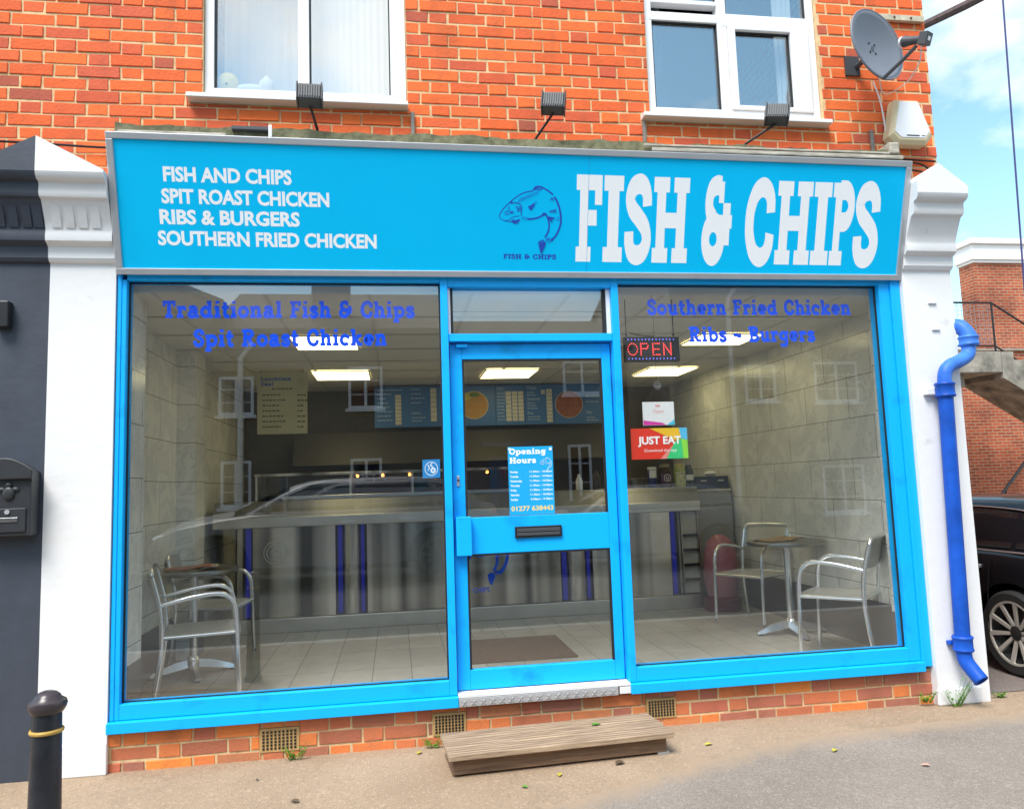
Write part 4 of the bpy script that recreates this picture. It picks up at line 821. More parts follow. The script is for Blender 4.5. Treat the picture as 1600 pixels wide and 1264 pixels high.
for k, (y0, y1) in enumerate(((-.435, -.315), (-.3125, -.195), (-.1925, -.075))):
    mb = MB(); mb.box(-.575, .575 + (.004 if k == 1 else 0), y0, y1, .088, .116); o = mb.build('tread_board', WOOD, step, bev=.004)
    gr = MB()
    for g in range(4): gr.box(-.574, .574, y0 + .018 + g * .027, y0 + .023 + g * .027, .1161, .1166)
    gr.build('groove', WOODD, o)
mb = MB(); mb.box(-.55, .55, -.395, -.372, .012, .0878); mb.build('riser_board', WOODD, step, bev=.003)
for x in (-.55, .515):
    mb = MB(); mb.box(x, x + .03, -.3715, -.085, .0, .0878); mb.build('bearer', WOODD, step)
mb = MB(); mb.box(.50, .56, -.40, -.30, .0, .0118); mb.build('packing_block', mat('grey_block', (.3, .3, .29), .8), step)

# ================================================================== weeds and fallen leaves
def weed(x, y, z, n_, h_, label):
    mb = MB()
    for i in range(n_):
        a = random.uniform(0, 2 * math.pi); r_ = random.uniform(0, .035); hh = random.uniform(.3, 1) * h_; p0 = Vector((x + r_ * math.cos(a), y - abs(r_ * math.sin(a)) * .6, z)); d = Vector((math.cos(a) * .6, -abs(math.sin(a)) * .5, 1)).normalized()
        tip = p0 + d * hh; mb.tube([p0, tip], [.0012, .0006], 4)
        for q in range(3):
            c = p0.lerp(tip, .4 + .3 * q); s_ = Vector((random.uniform(-1, 1), random.uniform(-1, .2), random.uniform(-.2, .6))).normalized(); u_ = s_.cross(d).normalized(); l_ = random.uniform(.010, .020)
            mb.add([c, c + s_ * l_ * .5 + u_ * l_ * .3, c + s_ * l_, c + s_ * l_ * .5 - u_ * l_ * .3], [(0, 1, 2, 3)])
    return tag(mb.build('weed', LEAF), label, 'weed', 'weeds at the foot of the shopfront')
weed(.93, -.02, 0, 26, .10, 'green weed growing at the foot of the leftmost air brick')
weed(1.655, -.02, 0, 20, .075, 'small green weed at the left end of the wooden step')
weed(2.86, -.03, 0, 12, .05, 'small green weed at the right end of the wooden step')
weed(4.58, -.02, 0.02, 30, .075, 'green weed at the right end of the brick riser by the white pilaster')
weed(4.735, -.075, 0.0, 30, .20, 'tall green weed growing behind the blue downpipe outlet')
weed(5.10, .02, 0, 26, .05, 'low grassy weed at the outer foot of the white pilaster')
def leaf(x, y, z, s_, a, m_, label):
    mb = MB(); pts = [(0, 0), (.35, .30), (.75, .26), (1.1, 0), (.75, -.24), (.35, -.28)]
    vs = [(s_ * u, s_ * v, .004 + s_ * .18 * abs(v) + .1 * s_ * math.sin(u * 3)) for u, v in pts]
    mb.add(vs, [(0, 1, 2, 3), (0, 3, 4, 5)]); o = mb.build('fallen_leaf', m_); o.location = (x, y, z); o.rotation_euler = (0, 0, a)
    return tag(o, label, 'leaf', 'fallen leaves')
leaf(2.47, -.26, .116, .055, .3, LEAF, 'green leaf lying on top of the wooden step')
leaf(2.52, -.52, .004, .06, .5, LEAFB, 'dark brown curled leaf on the pavement in front of the step')
leaf(2.22, -.60, .002, .040, 1.2, LEAFY, 'yellow leaf in front of the middle of the step')
leaf(2.05, -.70, .002, .036, 2.2, LEAF, 'small green leaf out on the tan pavement before the step')
leaf(3.05, -.36, .002, .045, .2, LEAFY, 'yellow leaf on the tan pavement right of the step')
leaf(1.56, -.12, .002, .040, .9, LEAFY, 'yellow leaf on the pavement just left of the step')
leaf(1.02, -.62, .002, .05, 2.5, LEAFB, 'brown leaf on the tan pavement at the far left of the step')
leaf(.78, -.30, .002, .022, 1.5, LEAFB, 'tiny brown leaf on the pavement under the left window')
leaf(3.62, -.62, .006, .045, .7, LEAFY, 'yellow leaf on the grey tarmac under the right window')
leaf(3.95, -.9, .006, .04, 2.7, mat('litter_pink', (.6, .3, .22), .7), 'pinkish dry leaf on the grey tarmac at the right')

# ================================================================== INTERIOR of the takeaway
FZ, CZ = .16, 2.53
XL, XR, YB = -.20, 4.82, 4.62
FLOORT = tile_mat('floor_tile', (.42, .405, .375), (.47, .455, .42), (.12, .115, .105), .26, .60, (0, 1), .42, offset=.0, gsize=.0028)
MARB_X = tile_mat('marble_side', (.88, .87, .83), (.82, .81, .77), (.26, .25, .23), .60, .30, (1, 2), .22, vein=.30, offset=.5, gsize=.0026)
MARB_Y = tile_mat('marble_front', (.88, .87, .83), (.82, .81, .77), (.26, .25, .23), .60, .30, (0, 2), .22, vein=.30, offset=.5, gsize=.0026)
SKIRT = mat('dark_skirting_tile', (.13, .125, .12), .35, var=.1)
CEIL = mat('ceiling_panel', (.80, .77, .70), .9)
struct(MB().box(XL - .1, XR + .1, .115, YB + .1, .02, FZ).build('floor', FLOORT))
struct(MB().box(.0, 4.655, .111, .1149, .02, .30).build('floor_edge', SKIRT))
struct(MB().box(XL - .1, XR + .1, .12, YB + .1, CZ, CZ + .05).build('ceiling', CEIL))
struct(MB().box(-.19, XR, .112, .1195, 2.532, 2.75).build('ceiling_edge', CEIL))
struct(MB().box(XL - .1, XL, .12, YB, FZ, CZ).build('wall_left', MARB_X))
struct(MB().box(XR, XR + .1, .12, YB, FZ, CZ).build('wall_right', MARB_X))
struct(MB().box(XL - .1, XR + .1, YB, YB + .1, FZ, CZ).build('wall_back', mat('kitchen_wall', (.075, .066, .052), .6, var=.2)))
mb = MB(); mb.box(-.1998, .045, .113, .34, FZ, CZ - .001); struct(mb.build('wall_pier_left', MARB_X))
mb = MB(); mb.box(4.63, XR - .0002, .113, .30, FZ, CZ - .001); struct(mb.build('wall_pier_right', MARB_X))
mb = MB(); mb.box(XL + .0004, -.06, 1.92, 2.22, FZ, CZ - .001); struct(mb.build('wall_boxing', MARB_Y))
mb = MB(); mb.box(-.06, -.055, 1.9205, 2.2195, FZ, FZ + .35); mb.box(XL + .0002, XL + .012, .341, 1.919, FZ + .0005, FZ + .33); mb.box(.0452, .050, .1135, .339, FZ, FZ + .34); mb.box(4.622, 4.6298, .1135, .2998, FZ, FZ + .34); mb.box(XR - .012, XR - .0003, .301, 2.84, FZ + .0005, FZ + .33)
struct(mb.build('skirting', SKIRT))
# ceiling grid battens
mb = MB()
for i in range(8): mb.box(.13 + i * .6, .154 + i * .6, .125, YB, CZ - .004, CZ - .0003)
for k in range(7): mb.box(XL, XR, .72 + k * .59, .744 + k * .59, CZ - .0046, CZ - .0041)
struct(mb.build('ceiling_grid', mat('grid_white', (.68, .65, .58), .7)))
# lit ceiling panels
LIT = mat('lit_panel', (.9, .85, .6), .6, emit=(1.0, .89, .47), estr=2.3)
EDGE = mat('panel_edge', (.7, .68, .6), .6)
def panel_light(x0, x1, y0, y1, label):
    t = empty('ceiling_light', ((x0 + x1) / 2, (y0 + y1) / 2, CZ - .006)); hx, hy = (x1 - x0) / 2, (y1 - y0) / 2
    mb = MB(); mb.box(-hx, hx, -hy, hy, -.007, -.001); mb.build('diffuser', LIT, t)
    mb = MB(); mb.box(-hx - .012, hx + .012, -hy - .012, -hy - .0005, -.009, 0); mb.box(-hx - .012, hx + .012, hy + .0005, hy + .012, -.009, 0); mb.box(-hx - .012, -hx - .0005, -hy, hy, -.009, 0); mb.box(hx + .0005, hx + .012, -hy, hy, -.009, 0); mb.build('frame', EDGE, t)
    tag(t, label, 'ceiling light', 'lit ceiling panels')
panel_light(.706, 1.231, 3.034, 3.621, 'lit square ceiling panel behind the counter on the left of the door')
panel_light(2.377, 2.892, 3.034, 3.640, 'lit square ceiling panel seen through the top of the door glass')
panel_light(4.04, 4.55, 3.034, 3.621, 'lit square ceiling panel behind the open sign')
panel_light(.728, 1.193, 1.33, 1.872, 'lit square ceiling panel behind the words spit roast chicken')
panel_light(3.883, 4.40, 1.302, 1.772, 'lit square ceiling panel behind the words ribs and burgers')

# counter
STEELA = mat('apron_steel', (0.30, 0.29, 0.27), .36, .9, var=.3, vscale=2.0, stretch=(2.2, .3, .3))
ctr = empty('service_counter', (2.1, 2.85, FZ)); tag(ctr, 'long brushed steel takeaway counter with glowing blue recesses', 'counter')
def cpart(mb, name, mats, par=None, **k):
    o = mb.build(name, mats, par or ctr, **k)
    if par is None: o.matrix_parent_inverse = Matrix.Translation((-2.1, -2.85, -FZ))
    return o
CX0, CX1 = -.125, 4.385
mb = MB(); mb.box(CX0, CX1, 2.86, 3.55, 1.16, 1.318); mb.prism([(2.80, 1.18), (2.858, 1.318), (2.8595, 1.318), (2.8595, 1.18)], CX0, CX1, lambda u, v, t: (t, u, v)); cpart(mb, 'worktop', STEELA, bev=.003)
mb = MB(); mb.box(CX0, CX1, 2.79, 2.8595, 1.085, 1.1795); cpart(mb, 'steel_lip', STEELD, bev=.008)
mb = MB(); mb.box(.05, 4.38, 2.90, 3.5, FZ, 1.0845); cpart(mb, 'carcass', mat('dark_carcass', (.06, .06, .058), .5))
mb = MB(); mb.box(.05, 4.38, 2.83, 2.8995, FZ + .001, .285); cpart(mb, 'plinth', STEELD, bev=.006)
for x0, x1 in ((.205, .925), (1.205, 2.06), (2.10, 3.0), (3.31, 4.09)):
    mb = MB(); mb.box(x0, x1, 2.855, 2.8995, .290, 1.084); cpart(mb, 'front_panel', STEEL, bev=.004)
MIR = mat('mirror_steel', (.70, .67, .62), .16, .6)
for x0, x1 in ((1.000, 1.135), (3.085, 3.245)):
    mb = MB(); n_ = 10; vs = []
    for i in range(n_ + 1):
        a = math.pi * i / n_; xx = (x0 + x1) / 2 - math.cos(a) * (x1 - x0) / 2; yy = 2.898 - .05 * math.sin(a); vs += [(xx, yy, .290), (xx, yy, 1.084)]
    mb.add(vs, [(2 * i, 2 * i + 2, 2 * i + 3, 2 * i + 1) for i in range(n_)]); cpart(mb, 'mirror_column', MIR, smooth=True)
LED = mat('blue_led', (.03, .04, .45), .5, emit=(.05, .06, 1.0), estr=.03)
for x0, x1 in ((.140, .185), (.945, .985), (1.150, 1.182), (3.018, 3.062), (3.258, 3.288), (4.108, 4.150)):
    mb = MB(); mb.box(x0, x1, 2.885, 2.8985, .300, 1.078); cpart(mb, 'blue_light_strip', LED)
mb = MB(); mb.box(.072, .118, 2.856, 2.899, .29, 1.084); cpart(mb, 'end_post', STEEL)
mb = MB(); mb.box(4.185, 4.375, 2.87, 2.8995, .30, 1.075, 0); mb.box(4.19, 4.20, 2.82, 2.8695, .30, 1.075, 1); mb.box(4.36, 4.37, 2.82, 2.8695, .30, 1.075, 1)
for z in (.42, .56, .70, .84): mb.box(4.20, 4.36, 2.82, 2.8695, z, z + .02, 2)
cpart(mb, 'end_shelves', [mat('cream_panel', (.55, .52, .44), .5), STEEL, BLACKPL])
mb = MB()
cf_ = lambda x, v, e: (x, 2.8548 - e, v); fish(mb, cf_, 2.24, .745, .00062, bold=1.9, mi=0)
sans_text(mb, 'CHIPS', 2.16, .415, .045, cf_, bold=.03)
cpart(mb, 'counter_emblem', VINYL)
mb = MB(); cf2 = lambda x, v, e: (x, 2.8548 - e, v)
draw_strokes(mb, [('l', ell(.40, .86, .10, .10, 0, 360, 30)), ('l', ell(.40, .86, .075, .075, 0, 360, 26)), ('l', sp((.36, .86), (.40, .90), (.44, .85), (.40, .81)))], cf2, .008, .0001)
cpart(mb, 'pressed_badge', STEELD)
# heated display on the counter
hd_ = empty('heated_display', (1.5, 3.05, 1.318)); tag(hd_, 'glass fronted heated food display with small amber lamps on the counter', 'display case')
def hpart(mb, name, mats, **k):
    o = mb.build(name, mats, hd_, **k); o.matrix_parent_inverse = Matrix.Translation((-1.5, -3.05, -1.318)); return o
mb = MB(); mb.box(.20, 2.60, 2.95, 3.45, 1.540, 1.565); hpart(mb, 'top_shelf', STEEL, bev=.003)
mb = MB(); mb.box(.44, 2.60, 2.93, 2.949, 1.322, 1.356); hpart(mb, 'front_rail', mat('bright_steel', (.8, .8, .8), .25, 1.0), bev=.003)
mb = MB(); mb.box(.21, 2.59, 3.44, 3.46, 1.319, 1.54); hpart(mb, 'back_panel', mat('dark_back', (.05, .035, .025), .5))
for x in (.21, 1.05, 1.62, 2.57):
    mb = MB(); mb.box(x, x + .02, 2.952, 3.439, 1.319, 1.5395); hpart(mb, 'divider', STEELD)
mb = MB(); mb.box(.22, 2.59, 2.9505, 2.9515, 1.357, 1.539); hpart(mb, 'front_glass', GLASSC)
AMB = mat('amber_lamp', (.8, .3, .05), .5, emit=(1, .30, .04), estr=9)
for x in (1.12, 1.355, 1.606, 2.14, 2.35):
    mb = MB(); mb.ball((x, 3.05, 1.522), .012, 10); hpart(mb, 'heat_lamp', AMB)
# small things standing on the counter
def jar(x, y, prof, body, lab, label, cat, lid=None, name='jar'):
    t = empty(name, (x, y, 1.3185)); mb = MB(); mb.lathe(prof, 20); mb.build('body', body, t, smooth=True)
    if lid: mb = MB(); mb.lathe([(0, lid[0]), (lid[2], lid[0]), (lid[2], lid[1]), (0, lid[1] + .002)], 20); mb.build('lid', lid[3], t, smooth=True)
    if lab:
        mb = MB(); r_ = lab[0]; vs = []
        for i in range(13):
            a = R(-90 - 55 + 110 * i / 12); vs += [(r_ * math.cos(a), r_ * math.sin(a), lab[1]), (r_ * math.cos(a), r_ * math.sin(a), lab[2])]
        mb.add(vs, [(2 * i, 2 * i + 2, 2 * i + 3, 2 * i + 1) for i in range(12)]); mb.build('label', lab[3], t, smooth=True)
    tag(t, label, cat, 'jars and bottles on the counter end'); return t
NAVY = mat('navy_plastic', (.015, .03, .16), .35); PAPER = mat('paper_label', (.72, .72, .70), .7); DKJAR = mat('dark_pickle', (.035, .018, .015), .15); OLIVE = mat('pale_pickle', (.42, .46, .10), .2, var=.5, vscale=30)
jar(3.965, 2.93, [(0, 0), (.043, 0), (.043, .19), (.038, .20), (0, .20)], NAVY, (.0436, .095, .17, PAPER), 'navy blue cylinder with white label on the counter end', 'tub', (.175, .20, .044, PAPER))
jar(4.095, 2.93, [(0, 0), (.062, 0), (.066, .02), (.066, .15), (.045, .19), (.045, .215), (0, .216)], DKJAR, (.0668, .05, .13, mat('plum_label', (.10, .02, .09), .5)), 'dark pickle jar with ringed emblem on plum label', 'jar', (.195, .225, .047, mat('brass_lid', (.25, .2, .1), .4)))
mb = MB(); draw_strokes(mb, [('l', ell(0, .09, .032, .032, 0, 360, 24)), ('l', sp((-.012, .10), (0, .075), (.012, .10)))], lambda x, v, e: (4.095 + x, 2.93 - .0695 - e - .0, 1.3185 + v), .006, .0001)
o = mb.build('emblem_ring', PAPER); o.parent = [q for q in bpy.data.objects if q.name.startswith('jar') and abs(q.location.x - 4.095) < .001][0]; o.matrix_parent_inverse = Matrix.Translation((-4.095, -2.93, -1.3185))
jar(4.245, 2.93, [(0, 0), (.058, 0), (.060, .02), (.060, .17), (.045, .20), (.045, .215), (0, .216)], OLIVE, (.0606, .03, .15, mat('cream_label', (.55, .56, .30), .6, var=.5, vscale=40)), 'jar of pale green pickles with cream label', 'jar', (.20, .23, .046, mat('gold_lid', (.5, .4, .12), .4)))
jar(4.340, 2.93, [(0, 0), (.046, 0), (.047, .15), (.030, .19), (.024, .22), (0, .222)], mat('dark_sauce', (.02, .03, .03), .2), (.0476, .06, .115, PAPER), 'dark sauce bottle with white label nearest the counter end', 'bottle', (.21, .235, .026, mat('grey_cap', (.3, .33, .34), .4)), name='sauce_bottle')
jar(3.245, 3.0, [(0, 0), (.032, 0), (.034, .09), (.014, .135), (.012, .155), (0, .156)], PAPER, None, 'white sauce bottle on the counter seen through the door', 'bottle', None, name='sauce_bottle')
jar(3.42, 3.0, [(0, 0), (.038, 0), (.038, .13), (.016, .165), (.014, .185), (0, .186)], DKJAR, None, 'dark vinegar bottle on the counter seen through the door', 'bottle', None, name='vinegar_bottle')
mb = MB(); mb.box(3.74, 3.90, 2.9, 3.05, 1.3185, 1.42); tag(mb.build('clear_tub', glass_mat('clear_plastic', .12, (.85, .85, .85)), bev=.012), 'clear plastic tub on the counter left of the jars', 'tub')
# kitchen behind: range hood, ovens, menu boards
rg = empty('frying_range', (2.0, 4.3, FZ)); tag(rg, 'dark steel frying range along the kitchen wall under the menu boards', 'frying range')
mb = MB(); mb.box(-1.6, 2.0, -.35, .31, 0, .95); mb.build('body', mat('range_steel', (.06, .055, .05), .4, .5), rg, bev=.01)
mb = MB(); mb.prism([(-.30, 1.50), (.30, 1.50), (.30, 1.86), (-.10, 1.86)], -1.6, 2.0, lambda u, v, t: (t, u, v)); mb.build('hood', mat('hood_steel', (.05, .045, .04), .5, .3), rg, bev=.006)
MENUB = mat('menu_blue', (.035, .155, .42), .4); MTXT = mat('menu_text', (.34, .46, .62), .5); MPRC = mat('menu_price', (.66, .62, .50), .5)
FOODA = mat('fried_fish', (.42, .16, .03), .7, var=.6, vscale=26, var2=(.55, .36, .08)); FOODB = mat('roast_meat', (.34, .10, .04), .7, var=.5, vscale=22, var2=(.20, .045, .02)); LEMON = mat('lemon', (.62, .52, .10), .6)
ym = 4.14
def menu_board(x0, x1, draws, label):
    t = empty('menu_board', (x0, ym, 2.06)); mb = MB(); mb.box(0, x1 - x0 - .006, 0, .03, 0, .452); mb.build('board', MENUB, t)
    def at(x, v, e): return (x - x0, -.0008 - e, v - 2.06)
    T = MB(); P = MB(); F = []
    draws(T, P, F, at)
    if T.v: T.build('menu_text', MTXT, t)
    if P.v: P.build('price_column', MPRC, t)
    for nm, m_, mbf in F: mbf.build(nm, m_, t)
    tag(t, label, 'menu board', 'menu boards over the frying range')
def lines(T, at, x, v, n_, dv, w0, w1):
    for i in range(n_):
        ln = random.uniform(w0, w1); xx = x
        while xx < x + ln:
            q = random.uniform(.012, .034); T.add([at(xx, v - i * dv, .0003), at(xx + q, v - i * dv, .0003), at(xx + q, v - i * dv + .012, .0003), at(xx, v - i * dv + .012, .0003)], [(0, 1, 2, 3)]); xx += q + .008
def prices(P, at, x0, x1, v0, v1, n_):
    h_ = (v1 - v0) / n_
    for i in range(n_): P.add([at(x0, v0 + i * h_ + .003, .0003), at(x1, v0 + i * h_ + .003, .0003), at(x1, v0 + (i + 1) * h_ - .002, .0003), at(x0, v0 + (i + 1) * h_ - .002, .0003)], [(0, 1, 2, 3)])
def disc(at, cx, cy, rx, ry, e=.0004, n_=36):
    mb = MB(); mb.add([at(cx + rx * math.cos(2 * math.pi * i / n_), cy + ry * math.sin(2 * math.pi * i / n_), e) for i in range(n_)], [tuple(range(n_))]); return mb
def d1(T, P, F, at): lines(T, at, 1.29, 2.465, 1, .05, .26, .30); lines(T, at, 1.29, 2.42, 7, .048, .08, .18); prices(P, at, 1.485, 1.550, 2.085, 2.42, 8); lines(T, at, 1.66, 2.47, 4, .05, .09, .15); sans_text(T, 'Kebabs', 1.66, 2.20, .026, at, bold=.02, lift=.0003); lines(T, at, 1.66, 2.155, 2, .035, .10, .15); prices(P, at, 1.872, 1.938, 2.115, 2.49, 7)
def d2(T, P, F, at):
    lines(T, at, 2.06, 2.47, 8, .05, .05, .09)
    F.append(('food_picture', FOODA, disc(at, 2.355, 2.29, .155, .15))); F.append(('lemon_slice', LEMON, disc(at, 2.275, 2.385, .045, .045, .0008))); F.append(('plate_rim', MPRC, disc(at, 2.355, 2.29, .162, .157, .0002)))
    F.append(('peas', mat('peas', (.10, .20, .04), .7), disc(at, 2.36, 2.405, .06, .025, .0009)))
def d3(T, P, F, at): sans_text(T, 'Fish', 2.62, 2.455, .034, at, bold=.02, lift=.0003); lines(T, at, 2.62, 2.41, 9, .037, .05, .11); prices(P, at, 2.715, 2.775, 2.10, 2.44, 7); prices(P, at, 2.785, 2.845, 2.10, 2.44, 8); prices(P, at, 2.855, 2.915, 2.10, 2.44, 8)
def d4(T, P, F, at): sans_text(T, 'Chips', 2.96, 2.46, .034, at, bold=.02, lift=.0003); lines(T, at, 2.96, 2.415, 2, .03, .06, .10); sans_text(T, 'Sausages', 2.96, 2.335, .030, at, bold=.02, lift=.0003); lines(T, at, 2.96, 2.295, 3, .03, .05, .10); sans_text(T, 'Pies', 2.96, 2.175, .030, at, bold=.02, lift=.0003); lines(T, at, 2.96, 2.14, 2, .03, .08, .14); prices(P, at, 3.12, 3.165, 2.40, 2.45, 2); prices(P, at, 3.18, 3.245, 2.08, 2.46, 9)
def d5(T, P, F, at): F.append(('food_picture', FOODB, disc(at, 3.44, 2.28, .155, .15))); F.append(('plate_rim', MPRC, disc(at, 3.44, 2.28, .160, .155, .0002))); lines(T, at, 3.64, 2.36, 2, .06, .14, .19); sans_text(T, 'Ribs', 3.64, 2.17, .030, at, bold=.02, lift=.0003); lines(T, at, 3.64, 2.12, 2, .03, .08, .14)
menu_board(1.26, 2.03, d1, 'blue menu board with two price columns at the left end of the row')
menu_board(2.03, 2.60, d2, 'blue menu board with a round picture of battered fish and lemon')
menu_board(2.60, 2.935, d3, 'blue menu board headed Fish with three price columns')
menu_board(2.935, 3.27, d4, 'blue menu board headed Chips')
menu_board(3.27, 3.875, d5, 'blue menu board with a round picture of reddish meat at the right end')
# lunchtime poster over the counter
lp = empty('menu_poster', (.235, 2.9, 1.925)); tag(lp, 'cream poster headed Lunchtime Deal hanging from the ceiling over the counter', 'poster')
PCREAM = mat('poster_cream', (.48, .47, .30), .6, var=.12, vscale=4)
mb = MB(); mb.box(0, .445, 0, .004, 0, .565); mb.build('sheet', PCREAM, lp)
pa = lambda x, v, e: (x, -.0006 - e, v)
mb = MB(); slab_text(mb, 'Lunchtime', .03, .30, .492, .036, pa, w=.21); slab_text(mb, 'Deal', .03, .145, .445, .034, pa, w=.21); mb.build('heading', mat('poster_blue', (.03, .10, .42), .5), lp)
mb = MB(); fish(mb, pa, .385, .475, .000085, bold=1.6); mb.build('fish_emblem', mat('poster_grey', (.30, .29, .24), .6), lp)
mb = MB(); lines(mb, pa, .13, .41, 1, .1, .17, .19)
for i in range(7): lines(mb, pa, .045, .355 - i * .049, 1, .1, .10, .26); lines(mb, pa, .355, .350 - i * .049, 1, .1, .05, .07)
mb.build('text_lines', mat('poster_ink', (.06, .06, .05), .6), lp)
mb = MB(); mb.tube([(.03, .002, .565), (.03, .002, .603)], .0015, 5); mb.tube([(.41, .002, .565), (.41, .002, .603)], .0015, 5); mb.build('hanging_wire', BLACKPL, lp)
# fridge cabinet, navy box, pink machine
fr = empty('fridge_cabinet', (4.62, 3.0, FZ)); tag(fr, 'pale grey upright cabinet in the corner beyond the counter end', 'cabinet')
mb = MB(); mb.box(-.19, .185, -.0, .55, 0, 1.10); mb.build('body', mat('cabinet_grey', (.42, .41, .39), .5, var=.08), fr, bev=.006)
mb = MB(); mb.box(-.195, .19, -.01, .56, 1.101, 1.125); mb.build('top_rim', STEELD, fr, bev=.003)
mb = MB(); mb.box(-.185, .18, -.018, -.0005, .05, 1.06); mb.build('front_door', mat('cabinet_front', (.40, .39, .37), .45, var=.08), fr, bev=.006)
nb_ = empty('navy_crate', (4.62, 3.02, FZ + 1.1255)); tag(nb_, 'navy box with pale tabs on top of the grey cabinet', 'box')
mb = MB(); mb.box(-.18, .175, 0, .35, 0, .125); mb.build('body', mat('navy_box', (.02, .035, .085), .5), nb_, bev=.006)
for x in (-.09, .09):
    mb = MB(); mb.box(x - .03, x + .03, -.004, -.0005, .075, .088); mb.build('tab', PAPER, nb_)
mb = MB(); mb.ball((0, 0, 0), (.07, .05, .028), 12); o = mb.build('paper_bag', PAPER, smooth=True); o.location = (4.66, 3.15, FZ + 1.2775); tag(o, 'crumpled white paper lying on the navy box', 'paper')
pk = empty('vending_globe', (4.50, 2.66, FZ)); tag(pk, 'dull pink rounded machine on a dark red base at the counter end', 'vending machine')
mb = MB(); mb.lathe([(0, 0), (.165, 0), (.17, .01), (.17, .11), (.15, .125), (0, .126)], 28); mb.build('base', mat('dark_red', (.16, .02, .03), .4), pk, smooth=True, bev=0)
mb = MB(); mb.lathe([(0, .126), (.13, .13), (.155, .25), (.16, .40), (.148, .54), (.11, .64), (.05, .69), (0, .70)], 28); mb.build('globe', mat('dusty_pink', (.42, .16, .20), .35), pk, smooth=True)
# door mat
mb = MB(); mb.box(1.93, 2.735, 1.13, 1.93, FZ + .0005, FZ + .012); tag(mb.build('door_mat', mat('brown_coir', (.125, .075, .045), .95, var=.3, vscale=30, bump=.8, bscale=120), bev=.003), 'brown coir mat on the grey tiles inside the door', 'mat')

# chairs and tables
def make_chair():
    t = empty('metal_chair'); w_ = .235; F_, B_ = .205, -.225
    r_ = .0155
    for s in (-1, 1):
        y = s * w_
        pts = curve([(F_ + .01, y, 0), (F_, y, .22), (F_ - .005, y, .40), (F_ - .015, y, .555), (F_ - .05, y, .625), (F_ - .12, y, .655), (-.05, y, .645), (-.20, y, .615), (B_ - .015, y, .605)], 6)
        mb = MB(); mb.tube(pts, r_, 10); mb.build('front_leg', CHROME, t, smooth=True)
        pts = curve([(B_ - .05, y, 0), (B_ - .015, y, .25), (B_, y, .43), (B_ - .015, y, .60), (B_ - .06, y, .78)], 6)
        mb = MB(); mb.tube(pts, r_, 10); mb.build('rear_leg', CHROME, t, smooth=True)
        mb = MB(); mb.lathe([(0, 0), (.015, 0), (.015, .03), (0, .03)], 10, Matrix.Translation((F_ + .01, y, 0))); mb.lathe([(0, 0), (.015, 0), (.015, .03), (0, .03)], 10, Matrix.Translation((B_ - .05, y, 0))); mb.build('foot_cap', GREYPL, t)
    mb = MB()
    mb.tube(curve([(F_ - .005, -w_, .415), (F_ + .01, -w_ + .05, .415), (F_ + .01, w_ - .05, .415), (F_ - .005, w_, .415)], 5), .0115, 10)
    mb.tube([(F_ - .005, -w_, .415), (B_, -w_, .415)], .0115, 10); mb.tube([(F_ - .005, w_, .415), (B_, w_, .415)], .0115, 10); mb.tube([(B_, -w_, .415), (B_, w_, .415)], .0115, 10)
    mb.build('seat_frame', CHROME, t, smooth=True)
    mb = MB(); n_ = 8; vs = []
    for i in range(n_ + 1):
        u = i / n_; x = B_ + .012 + (F_ - .015 - B_) * u
        for k in range(n_ + 1): v = k / n_; vs.append((x, -w_ + .01 + 2 * (w_ - .01) * v, .424 - .012 * math.sin(math.pi * u) * math.sin(math.pi * v)))
    mb.add(vs, [(i * (n_ + 1) + k, (i + 1) * (n_ + 1) + k, (i + 1) * (n_ + 1) + k + 1, i * (n_ + 1) + k + 1) for i in range(n_) for k in range(n_)])
    o = mb.build('seat', mat('seat_sheet', (.62, .61, .58), .38, .6), t, smooth=True); q = o.modifiers.new('t', 'SOLIDIFY'); q.thickness = .004
    mb = MB()
    mb.tube(curve([(B_ - .06, -w_, .78), (B_ - .066, -w_ + .02, .808), (B_ - .07, -w_ + .06, .82), (B_ - .085, 0, .825), (B_ - .07, w_ - .06, .82), (B_ - .066, w_ - .02, .808), (B_ - .06, w_, .78)], 5), r_, 10)
    mb.build('back_rail', CHROME, t, smooth=True)
    mb = MB(); vs = []
    for i in range(n_ + 1):
        v = i / n_; z = .615 + .20 * v; xb = B_ - .015 - .045 * v
        for k in range(n_ + 1): u = k / n_ * 2 - 1; vs.append((xb - .022 * (1 - u * u), u * (w_ - .008), z - (.02 * abs(u) ** 6) * v))
    mb.add(vs, [(i * (n_ + 1) + k, (i + 1) * (n_ + 1) + k, (i + 1) * (n_ + 1) + k + 1, i * (n_ + 1) + k + 1) for i in range(n_) for k in range(n_)])
    o = mb.build('backrest', mat('back_sheet', (.56, .55, .52), .3, .6), t, smooth=True); q = o.modifiers.new('t', 'SOLIDIFY'); q.thickness = .004
    return t
ch = make_chair()
for i, (x, y, a, lb_) in enumerate(((.27, .79, .22, 'aluminium armchair nearest the left window with its side to the glass'), (.12, 1.86, -.12, 'aluminium armchair behind the left table half hidden by it'), (4.48, 1.98, 3.68, 'aluminium armchair behind the right table facing the door'), (4.50, .70, 2.35, 'aluminium armchair nearest the right window beside the blue frame'))):
    c = ch if i == 0 else copy_tree(ch)
    c.location = (x, y, FZ); c.rotation_euler = (0, 0, a); c.scale = (.98, .98, .98); tag(c, lb_, 'chair', 'aluminium armchairs at the window tables')
